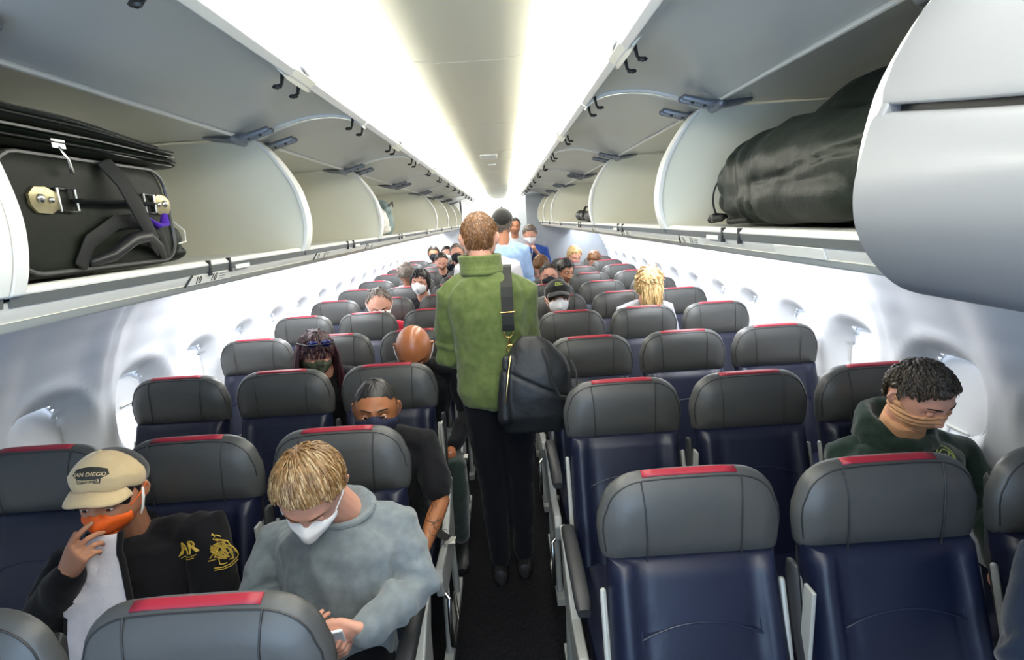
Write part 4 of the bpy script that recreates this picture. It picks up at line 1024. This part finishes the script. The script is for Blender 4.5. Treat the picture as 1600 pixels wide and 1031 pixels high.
# --- man in the grey sweatshirt (second row left, aisle seat)
P = person('person', 'person in grey blue sweatshirt with swept blond hair and white mask, head bowed', (-.48, 1.33), (-0.454, 1.250, 1.129), (-0.429, 1.400, 0.966), (-.49, 1.34, .53),
    [(-0.660, 1.440, 0.846), (-0.297, 1.430, 0.887)], [(-0.694, 1.340, 0.732), (-0.227, 1.330, 0.759)], [(-0.485, 1.160, 0.751), (-0.334, 1.150, 0.777)], 'skin_fair', 'sweat', rot=(4, 43, 4), lod=0,
    hands=((V((.8, -.45, -.1)), V((.1, .7, .5)), 1, dict(curl=(45, 50, 35))), (V((-.85, -.25, .05)), V((.1, .9, .25)), -1, dict(curls=[(40, 55, 35), (50, 60, 40), (58, 62, 40), (62, 60, 40)], thumb=(30, 25)))),
    knees=[(-.58, .98, .56), (-.36, .98, .56)], ankles=[(-.58, .98, .12), (-.36, 1.0, .12)], collar=(.06, .080, .080), topk='sweatshirt', folds=.013, sleeve_r=1.12)
add_hair(P, hair_region(50, 16, -28), .008, ('h_blond', 'hb1', 'h_blond', 'hb2'), 2300, V((-.25, .60, .78)), .85, .006, .0021, 3, seg=4, jitter=.17, start=-.05, cut=-.8)
mb = MB(); n_ = V((-0.429, 1.400, 0.966))+V((0, .002, .007)); mb.tube([n_+V((.082*cos(q), -.008+.078*sin(q), .010+.012*sin(q))) for q in [2*pi*i/24 for i in range(25)]], .011, 8, round_=False); mb.build('ribbed_collar', 'sweat', P[4], offset=P[2])
add_mask(P, 'maskw', top=-5, bot=-62, width=56, bulge=.020, rise=7); add_eyes(P, lid='skin_fair', closed=True, brow='h_brown')
# phone / card in his hands
mb = MB(); m = frame_mtx((-0.417, 1.100, 0.801), (-.9, -.2, 0), (0, -.45, .8)); mb.box((-.05, -.035, -.004), (.05, .035, .004), m=m)
o = mb.build('phone', 'paper', bevel=.003, smooth=False, offset=V((-0.417, 1.100, 0.801))); o.location = (-0.417, 1.100, 0.801); tag(o, 'white edged phone held low by the person in the grey sweatshirt', 'phone')
# --- man with navy mask (third row left, aisle seat)
P = person('person', 'person in black T-shirt with navy mask and tattooed arm looking up at the camera', (-.49, 2.14), (-0.432, 1.860, 1.112), (-.455, 1.96, .965), (-.50, 2.16, .52),
    [(-.655, 2.03, .92), (-.295, 2.01, .905)], [(-.70, 1.93, .70), (-.232, 1.90, .695)], [(-.60, 1.73, .64), (-.275, 1.69, .635)], 'skin_brown', 'blackc', rot=(9, 4, 3), lod=0, sleeve=.72,
    hands=((V((.4, -.9, 0)), V((0, 0, -1)), 1, {}), (V((-.3, -.9, -.1)), V((0, 0, -1)), -1, {})),
    knees=[(-.60, 1.75, .56), (-.38, 1.75, .56)], ankles=[(-.6, 1.75, .12), (-.38, 1.78, .12)], topk='tshirt', kd=1.05)
root, H, off, body, tp = P
add_hair(P, hair_region(40, 14, -25, 6), .0015, 'h_black'); add_eyes(P, lid='skin_brown', brow='brow')
add_mask(P, 'masknavy', top=-2, bot=-75, width=78, bulge=.012, loops='masknavy')
# tattoo lines on the forearm
rg = random.Random(9); L = []
for k in range(22):
    x, y = rg.uniform(-.03, .03), rg.uniform(-.12, .03); a = rg.uniform(0, 6.28); l = []
    for q in range(7): a += rg.uniform(-.9, .9); x += .006*cos(a); y += .006*sin(a); l.append((x, y))
    L.append(l)
strokes(body, off, (-.235, 1.84, .70), V((.97, -.2, 0)), V((.05, .5, .85)), L, .0010, 'ink', 'tattoo', root, .0002)
# --- bald man (fourth row left, aisle seat)
P = person('person', 'bald person in black bending forward, crown of the head to the camera', (-.45, 2.93), (-0.409, 2.600, 1.160), (-.42, 2.74, 1.035), (-.47, 2.94, .55),
    [(-.60, 2.80, .99), (-.23, 2.78, .985)], [(-.66, 2.74, .76), (-.165, 2.70, .76)], [(-.52, 2.55, .66), (-.24, 2.50, .66)], 'skin_bald', 'blackc', rot=(4, 42, 0), hs=1.14, lod=0,
    knees=[(-.58, 2.52, .55), (-.235, 2.42, .575)], ankles=[(-.58, 2.55, .12), (-.25, 2.56, .12)], pants='olive', topk='sweater')
add_mask(P, 'maskblack', top=0, bot=-62, width=62); add_eyes(P, lid='skin_bald', closed=True)
# --- woman with sunglasses (fourth row left, middle seat)
P = person('person', 'person with long dark red hair, sunglasses pushed up on the fringe and camouflage bandana', (-1.0, 2.95), (-0.965, 2.740, 1.136), (-.955, 2.84, 1.0), (-1.0, 2.97, .52),
    [(-1.12, 2.88, .95), (-.80, 2.88, .95)], [(-1.15, 2.8, .72), (-.77, 2.8, .72)], [(-1.05, 2.6, .62), (-.88, 2.6, .62)], 'skin_fair', 'blackc', rot=(30, 24, 4), hs=1.03, lod=0, wd=.9, topk='sweater')
root, H, off, _, _ = P
reg = hair_region(27, -20, -60)
add_hair(P, reg, .012, 'h_wine', 700, V((0, .1, 1)), .45, .004, .0028, 5, seg=4, jitter=.10, start=.1)
mb = MB(); rg = random.Random(2)
for k in range(230):
    a = rg.uniform(78, 282); th = R(a); d = sdir(th, R(rg.uniform(-10, 30))); p = H @ (head_pt(d)+head_nrm(d)*.016); L = rg.uniform(.20, .34); o_ = V((p.x-H.translation.x, p.y-H.translation.y, 0)).normalized()
    mb.tube([p, p+o_*.02+V((0, 0, -L*.3)), p+o_*.028+V((rg.uniform(-.01, .01), -.01, -L*.65)), p+o_*.018+V((rg.uniform(-.02, .02), -.02, -L))], [.006, .0075, .0065, .002], 6)
mb.build('long_hair', 'h_wine', root, offset=off)
add_mask(P, 'camo', top=0, bot=-85, width=85, bulge=.012, loops='camo', earm=False); add_eyes(P, lid='skin_fair', closed=True)
mb = MB(); 
for s in (-1, 1): mb.ell(H @ V((s*.033, -.070, .108)), (.027, .012, .019), H.to_3x3(), 16)
sg = mb.build('sunglasses', 'lensdark', root, offset=off)
mb = MB(); mb.tube([H @ V((x, -.082+.9*x*x, .110)) for x in (-.066, -.03, 0, .03, .066)], .003, 8)
for s in (-1, 1): mb.tube([H @ V((s*.066, -.078, .110)), H @ V((s*.090, -.02, .085)), H @ V((s*.088, .03, .055))], .003, 8)
mb.build('sunglass_frame', 'black', sg, offset=off)
# --- man in green fleece standing in the aisle, seen from behind
P = person('person', 'standing person in green fleece and black trousers seen from behind in the aisle', (.02, 2.36), (-.028, 2.43, 1.697), (-.018, 2.380, 1.548), (.012, 2.36, 1.01),
    [(-.183, 2.385, 1.452), (.163, 2.385, 1.445)], [(-.212, 2.42, 1.15), (.168, 2.44, 1.15)], [(-.10, 2.64, 1.08), (.10, 2.64, 1.10)], 'skin_fair', 'fleece', rot=(180, 14, 0), lod=0, hs=1.0,
    hands=((V((.3, .9, .1)), V((.3, 0, -1)), 1, {}), (V((-.3, .9, .1)), V((-.3, 0, -1)), -1, {})),
    knees=[(-.045, 2.36, .50), (.095, 2.38, .50)], ankles=[(-.035, 2.36, .10), (.085, 2.40, .10)], topk='fleece_jacket', folds=.012, wd=1.02, sleeve_r=1.02, kd=1.05)
root, H, off, body, gj = P
add_hair(P, hair_region(44, 16, -24, 8), .006, ('h_brown', 'h_brown2'), 1500, V((0, .35, .93)), .35, .001, .0019, 6, seg=4, jitter=.12, start=.05)
mb = MB(); n0 = V((-.022, 2.382, 1.545))
for zz, r0, r1 in ((.0, .092, .082), (.018, .090, .078), (.036, .088, .076), (.054, .090, .078), (.070, .091, .079)):
    mb.tube([n0+V((-.006*zz/.045+r0*cos(q), -.008+zz*.25+r1*sin(q), zz+.006)) for q in [2*pi*i/24 for i in range(25)]], .011, 8, round_=False)
remesh(mb, 'fleece_collar', 'fleece', .006, 2, root, off)
# --- his shoulder bag
root = empty('shoulder_bag', (.19, 2.17, .86)); offb = V((.19, 2.17, .86)); tag(root, 'slouchy black shoulder bag with gold hooks hanging from the green fleece shoulder', 'bag')
me = gj.data; bv = BVHTree.FromPolygons([x.co+off for x in me.vertices], [tuple(p.vertices) for p in me.polygons])
def backpt(x, z, lift=.006):
    h = bv.ray_cast(V((x, 1.5, z)), V((0, 1, 0)), 2); return (h[0] if h[0] is not None else V((x, 2.3, z)))+V((0, -lift-.012, 0))
sp = [V((.082, 2.46, 1.50)), V((.082, 2.43, 1.535)), V((.083, 2.395, 1.545)), V((.083, 2.345, 1.535))]
h = bv.ray_cast(V((.083, 2.40, 2.0)), V((0, 0, -1)), 1); top_z = (h[0].z if h[0] is not None else 1.53)+.020
sp = [V((.083, 2.47, top_z-.06)), V((.083, 2.43, top_z-.006)), V((.083, 2.40, top_z+.006)), V((.083, 2.36, top_z-.002))]+[backpt(.083-.004*i/6, z) for i, z in enumerate((1.49, 1.45, 1.41, 1.37, 1.33, 1.30))]
mb = MB(); mb.tube(sp, .025, 10, flat=.13, up=(0, 0, 1)) if False else None
def ribbon(mb, pts, w, t, side=V((1, 0, 0))):
    rings = []
    for i, p in enumerate(pts):
        T = (pts[min(i+1, len(pts)-1)]-pts[max(i-1, 0)]).normalized(); n = side.cross(T).normalized()
        rings.append([p+side*w+n*t, p-side*w+n*t, p-side*w-n*t, p+side*w-n*t])
    mb.loft(rings)
mb = MB(); ribbon(mb, sp, .026, .002); strap = mb.build('strap', 'web', root, offset=offb, smooth=False)
def sw(z): return backpt(.080, z, .010)
mb = MB(); mb.tube([sw(1.385)+V((-.030, 0, 0)), sw(1.385)+V((.030, 0, 0))], .0035, 8); mb.build('slider_bar', 'gold', strap, offset=offb)
mb = MB(); mb.ell(sw(1.385)+V((-.031, 0, 0)), (.004, .004, .009), seg=8); mb.ell(sw(1.385)+V((.031, 0, 0)), (.004, .004, .009), seg=8); mb.build('slider_end', 'gold', strap, offset=offb)
c = sw(1.285); mb = MB(); mb.tube([c+V((-.020, 0, .012)), c+V((-.020, 0, 0)), c+V((-.008, 0, -.012)), c+V((.008, 0, -.012)), c+V((.020, 0, 0)), c+V((.020, 0, .012))], .0035, 8); mb.tube([c+V((0, 0, -.012)), c+V((0, 0, -.05))], .0045, 8); mb.build('strap_hook', 'gold', strap, offset=offb)
mb = MB(); c2 = c+V((.004, -.008, -.062)); mb.tube([c2+V((.017*cos(q), 0, .017*sin(q))) for q in [2*pi*i/16 for i in range(17)]], .0035, 8, round_=False); mb.build('bag_ring', 'gold', root, offset=offb)
mb = MB(); rings = []
for z, x0, x1, dy in ((.862, .08, .27, .035), (.875, .045, .305, .062), (.95, .018, .332, .080), (1.04, .015, .345, .080), (1.13, .035, .335, .070), (1.20, .065, .300, .052), (1.25, .105, .25, .034), (1.285, .135, .205, .016)):
    rings.append([V(((x0+x1)/2+(x1-x0)/2*math.copysign(abs(cos(q))**.75, cos(q)), 2.165+dy*math.copysign(abs(sin(q))**.75, sin(q)), z)) for q in [2*pi*i/28 for i in range(28)]])
mb.loft(rings)
mb.tube([(.065, 2.13, 1.20), (.05, 2.12, 1.10), (.045, 2.11, .95)], [.02, .028, .03], 10)
remesh(mb, 'bag_body', 'bagn', .008, 3, root, offb, lambda p, n: fold_fn(.011, 6, (1, 1, .7))(p, n)-.008*exp(-((p.z-(1.13-.5*(p.x-.1)))/.008)**2))
mb = MB(); ribbon(mb, [V(q) for q in ((.215, 2.10, 1.25), (.235, 2.07, 1.20), (.245, 2.06, 1.12), (.275, 2.06, 1.05), (.325, 2.07, 1.035), (.352, 2.09, 1.07), (.355, 2.11, 1.13), (.335, 2.13, 1.18))], .010, .003, V((.25, .9, .1)).normalized()); mb.build('carry_handle', 'web', root, offset=offb, smooth=False)
mb = MB(); mb.tube([(.082, 2.10, 1.22), (.070, 2.085, 1.16), (.060, 2.075, 1.10), (.050, 2.075, 1.03)], .0028, 6); mb.build('zip', 'gold', root, offset=offb)
# --- hoodie passenger by the right window
P = person('person', 'person in dark green hoodie with tan neck gaiter over the nose, by the window', (1.46, 1.66), (1.421, 1.620, 1.129), (1.456, 1.740, 0.933), (1.47, 1.66, .50),
    [(1.306, 1.800, 0.835), (1.706, 1.760, 0.842)], [(1.22, 1.66, .68), (1.72, 1.62, .69)], [(1.34, 1.48, .60), (1.6, 1.45, .60)], 'skin_fair', 'hood', rot=(8, 28, -8), hs=1.0, lod=0, topk='hoodie', folds=.010, wd=1.05)
root, H, off, _, hd = P
add_hair(P, hair_region(46, 20, -22, 4), .010, ('h_dark', 'h_dark2'), 1700, V((0, .5, .85)), .34, .004, .0023, 8, seg=4, jitter=.30, start=.0)
add_eyes(P, lid='skin_fair', brow='brow', closed=True)
def reg(th, ph):
    a = abs(math.degrees(th)); p = math.degrees(ph); return min((interp([(0, 4), (25, -2), (60, -8), (95, 8), (115, -10)], a)-p)/6, (118-a)/6, (p+82)/6)
def gof(th, ph):
    a = abs(math.degrees(th)); p = math.degrees(ph); return .005+.006*exp(-(a/12)**2-((p+14)/16)**2)+.0025*sin(p*.55+a*.12)*sst(-85, -40, -abs(p))+.010*sst(-40, -75, p)
mb = shell(H, reg, gof, nt=140, np_=120, feat=.3); g = mb.build('neck_gaiter', 'gaiter', root, offset=off, fix=False); sd = g.modifiers.new('t', 'SOLIDIFY'); sd.thickness = .002
mb = MB(); nk = V((1.456, 1.740, 0.933)); hq = H @ V((0, .01, -.10))
mb.tube([nk+V((0, -.01, .0)), lerp(nk, hq, .45)+V((0, -.006, .008)), lerp(nk, hq, .9)], [.070, .068, .064], 22, round_=False)
remesh(mb, 'gaiter_collar', 'gaiter', .006, 3, root, off, fold_fn(.004, 16))
mb = MB()     # hood folded behind the neck
for t, r_, th_ in ((.0, .100, .030), (.18, .102, .028), (.36, .100, .025), (.50, .096, .020)):
    pts = [V((nk.x+r_*sin(R(a)), nk.y+.02+r_*.95*cos(R(a)), nk.z+.005+t*.16-.040*(abs(a)/130)**2)) for a in range(-140, 141, 20)]; mb.tube(pts, th_, 10)
mb.tube([nk+V((.086*cos(q), -.012+.084*sin(q), .012-.012*sin(q)*-1)) for q in [2*pi*i/24 for i in range(25)]], .026, 10, round_=False)
remesh(mb, 'hood', 'hood', .008, 4, root, off, fold_fn(.008, 12))
mb = MB(); ob = (1.544, 1.640, 0.890)
P2_ = lambda r: [(r*cos(2*pi*i/24), r*sin(2*pi*i/24)) for i in range(25)]
strokes(hd, off, ob, V((1, -.1, 0)), V((0, .1, 1)), [P2_(.034), P2_(.026), [(-.012, -.01), (0, .014), (.012, -.01)], [(-.014, .004), (.014, .004)], [(-.03, 0), (-.027, .012)], [(0, -.02), (.01, -.005)], [(-.018, .018), (-.01, .01)], [(.018, .018), (.01, .01)]], .0022, 'lime', 'round_badge', root)
# --- passenger at the right frame edge
P = person('person', 'person at the right frame edge, only a dark denim sleeve in view', (1.47, .98), (1.43, .92, 1.21), (1.42, .98, 1.04), (1.46, .96, .52), [(1.265, 1.01, .955), (1.60, 1.0, .96)], [(1.168, .94, .78), (1.68, .92, .72)], [(1.22, .74, .70), (1.6, .72, .62)],
    'skin_fair', 'denim', lod=1, topk='denim_jacket', folds=.010)
add_hair(P, short, .006, 'h_dark')
# --- man in red (fifth row left)
def seated(name_lbl, hp, skin_, top_, hairm_, region=short, mask_='maskw', rot=(0, 8, 0), hs=1.0, lod=1, base=.006, nl=160, seed=1, cap_=None, sx=.0, eyes=False, group=None, hairlen=.45, sy=.16, closed=False):
    h = V(hp); n = V((h.x+sx, h.y+.10, h.z-.185)); pv = V((h.x+sx*1.5, h.y+.24, .55)); w_ = .175
    P = person('person', name_lbl, (h.x, h.y+.2), h, n, pv, [(n.x-w_, n.y+.03, n.z-.06), (n.x+w_, n.y+.03, n.z-.06)], [(n.x-w_-.04, n.y-.05, n.z-.32), (n.x+w_+.04, n.y-.05, n.z-.32)],
        [(n.x-w_+.06, n.y-.22, n.z-.38), (n.x+w_-.06, n.y-.22, n.z-.38)], skin_, top_, rot=rot, hs=hs, lod=lod, group=group, wd=.95)
    if hairm_: add_hair(P, region, base, hairm_, nl, V((0, .4, .9)), hairlen, .006, .005, seed)
    if mask_: add_mask(P, mask_, top=2, bot=-62, width=64, bulge=.012, loops=mask_, earm=lod < 2)
    if eyes: add_eyes(P, lid=skin_, closed=closed)
    return P
seated('person with thinning grey hair in a red shirt, head down in a left row', (-0.951, 4.180, 1.168), 'skin_fair', 'redc', 'h_grey', hair_region(66, 14, -25), 'maskw', (14, 30, 0), 1.18, eyes=True, nl=120, base=.003, sx=.03)
P = seated('person in black cap with yellow green logo and white mask, right of the green fleece', (0.455, 3.860, 1.174), 'skin_tan', 'blackc', 'h_black', hair_region(10, 0, -30), 'maskw', (4, 2, 0), 1.04, eyes=True, nl=0)
cp, cf = add_cap(P, 'capb', 'capb', tall=.022)
root, H, off, _, _ = P
mb = MB()
for ln in ([(-.020, -.008), (-.016, .012), (.018, .014), (.022, -.006), (-.020, -.008)], [(-.010, 0), (-.004, .007), (.008, .004), (.012, -.002), (-.010, 0)]): mb.tube([cap_pt(H, cf, a, b, .002) for a, b in ln], .0022, 6)
mb.build('cap_logo', 'lime', cp, offset=off)
seated('person with black face mask peering over the right aisle seat, brow bare', (0.517, 5.300, 1.183), 'skin_fair', 'navyp', 'h_dark', hair_region(48, 10, -30), 'maskblack', (0, 5, 0), 1.12, eyes=True, nl=60)
seated('dark haired person turned sideways just right of the one in black mask', (0.770, 6.150, 1.137), 'skin_tan', 'navyp', 'h_black', hair_region(34, 0, -35), None, (30, 15, 0), 1.2, eyes=True, nl=120, base=.012)
# golden-haired person among the right seats
P = seated('person with tousled golden hair hanging over the face among the right seats', (1.185, 4.020, 1.239), 'skin_fair', 'greyc', None, mask_=None, rot=(0, 45, 0), hs=.98)
root, H, off, _, _ = P
add_hair(P, hair_region(-20, -40, -60), .016, 'h_gold', 420, V((0, .2, 1)), .9, .014, .006, 12, jitter=.35, start=.0, curl=.012)
mb = MB(); rg = random.Random(5)
for k in range(60):
    th = R(rg.uniform(-50, 50)); d = sdir(th, R(rg.uniform(0, 40))); p = H @ (head_pt(d)+head_nrm(d)*.015); L = rg.uniform(.10, .22)
    mb.tube([p, p+V((rg.uniform(-.02, .02), -.02, -L*.4)), p+V((rg.uniform(-.03, .02)+.01, -.015, -L))], [.006, .007, .002], 6)
mb.build('hanging_hair', 'h_gold', root, offset=off)
seated('person with light brown hair over the far right headrests, below the grey bulkhead', (1.072, 7.550, 1.212), 'skin_fair', 'greyc', 'h_gold', hair_region(40, -10, -50), None, (20, 30, 0), 1.15, lod=2, nl=80, base=.012)
seated('person barely showing sandy hair above the far right window seats', (1.348, 7.500, 1.143), 'skin_fair', 'greyc', 'h_brown', hair_region(30, -10, -50), None, (0, 40, 0), 1.1, lod=2, nl=60, base=.01)
seated('person with brown hair just behind the one in the black mask', (0.495, 6.050, 1.230), 'skin_fair', 'greyc', 'h_brown', hair_region(20, -10, -50), None, (-20, 40, 0), 1.1, lod=2, nl=80, base=.01)
# left side, further back
seated('person with long dark hair and white mask leaning between far left seats', (-0.777, 5.220, 1.215), 'skin_fair', 'blackc', 'h_black', hair_region(40, -20, -60), 'maskw', (-10, 8, 8), 1.05, eyes=True, nl=120, base=.014, hairlen=.9)
seated('person with brown hair bowed over in a left row, behind the man in red', (-1.059, 5.980, 1.253), 'skin_tan', 'greyc', 'h_grey', hair_region(20, -10, -50), None, (0, 55, 0), 1.1, lod=2, nl=80, base=.01)
seated('leftmost of the three far faces in the left rows, dark hair and dark mask', (-1.255, 9.950, 1.219), 'skin_tan', 'blackc', 'h_dark', hair_region(40, -15, -60), 'maskblack', (0, 5, 0), 1.25, lod=2, nl=60, base=.012)
seated('middle of the three far faces in the left rows, short hair and white mask', (-0.922, 9.200, 1.236), 'skin_fair', 'navyp', 'h_dark', short, 'maskw', (0, 5, 0), 1.25, lod=2, nl=40)
seated('rightmost of the three far faces in the left rows, greying hair and black mask', (-0.685, 8.450, 1.291), 'skin_fair', 'navyp', 'h_grey', short, 'maskblack', (0, 5, 0), 1.3, lod=2, nl=60)
seated('person bowed low in front of the three far left faces, light skin showing', (-0.837, 7.600, 1.244), 'skin_fair', 'blackc', 'h_dark', hair_region(50, 10, -30), None, (10, 30, 0), 1.1, lod=2, nl=40)
# --- standing people in the aisle
def standing(lbl, h, skin_, top_, hair_, rot, hs=1.0, wd=1.0, lod=1, wrz=None, mask_=None, region=short, **k):
    h = V(h); back = abs(rot[0]) > 90; f = 1 if back else -1; n = V((h.x, h.y-f*.045, h.z-.178)); pv = V((h.x, h.y-f*.05, h.z-.72)); w_ = .175*wd
    sh = [(n.x-w_, n.y, n.z-.065), (n.x+w_, n.y, n.z-.065)]; el = [(n.x-w_-.04, n.y+f*.04, n.z-.34), (n.x+w_+.04, n.y+f*.04, n.z-.34)]; wr = wrz or [(n.x-.09, n.y+f*.25, n.z-.36), (n.x+.09, n.y+f*.25, n.z-.36)]
    P = person('person', lbl, (h.x, h.y), h, n, pv, sh, el, wr, skin_, top_, rot=rot, hs=hs, wd=wd, lod=lod, knees=[(h.x-.09, pv.y, .5), (h.x+.09, pv.y, .5)], ankles=[(h.x-.09, pv.y, .1), (h.x+.09, pv.y, .1)], **k)
    if hair_: add_hair(P, region, .006, hair_, 100, V((0, .4, .9)), .4, .006, .005, 4)
    if mask_: add_mask(P, mask_, top=2, bot=-62, width=64, bulge=.012, loops=mask_, earm=False)
    return P
P = standing('standing person in white top with black backpack strap, half hidden behind the green fleece', (-.045, 3.72, 1.69), 'skin_fair', 'tee', 'h_dark', (180, 8, 0), .98)
root, H, off, _, tp = P
mb = MB(); ribbon(mb, [V(q) for q in ((.055, 3.86, 1.42), (.06, 3.80, 1.495), (.06, 3.73, 1.505), (.055, 3.66, 1.47), (.06, 3.60, 1.38), (.07, 3.62, 1.25))], .026, .006); mb.build('backpack_strap', 'web', root, offset=off, smooth=False)
P = standing('standing person in dark cap and light blue shirt facing away down the aisle', (.078, 4.85, 1.735), 'skin_tan', 'bluec', 'h_grey', (180, 5, 0), 1.05, 1.0, region=hair_region(10, 4, -30))
add_cap(P, 'capb', 'capb', tall=.018)
standing('person with dark hair and tan face beyond the dark cap, in a grey shirt', (0.258, 8.280, 1.659), 'skin_tan', 'greyc', 'h_black', (10, 5, 0), 1.1, .9, lod=2)
P = standing('standing person in royal blue shirt and navy vest with folded hands, by the bulkhead', (0.469, 7.850, 1.540), 'skin_fair', 'royal', 'h_grey', (-6, 32, 0), 1.22, 1.2, lod=1, wrz=[(0.390, 7.580, 1.352), (0.518, 7.580, 1.326)], mask_='maskw', sleeve=.8)
root, H, off, _, tp = P
hh = H.translation
mb = MB(); n = V((hh.x, hh.y+.045, hh.z-.20)); pv = V((hh.x, hh.y+.05, hh.z-.72)); mb.loft(torso_rings(pv, n, V((1, 0, 0)), .88, .030, 1.0)[:8]); remesh(mb, 'vest', 'vest', .012, 3, root, off)
mb = MB(); mb.tube([(hh.x-.035, hh.y-.10, hh.z-.20), (hh.x-.005, hh.y-.135, hh.z-.36), (hh.x+.025, hh.y-.10, hh.z-.20)], .005, 6); mb.build('lanyard', 'maskw', root, offset=off)
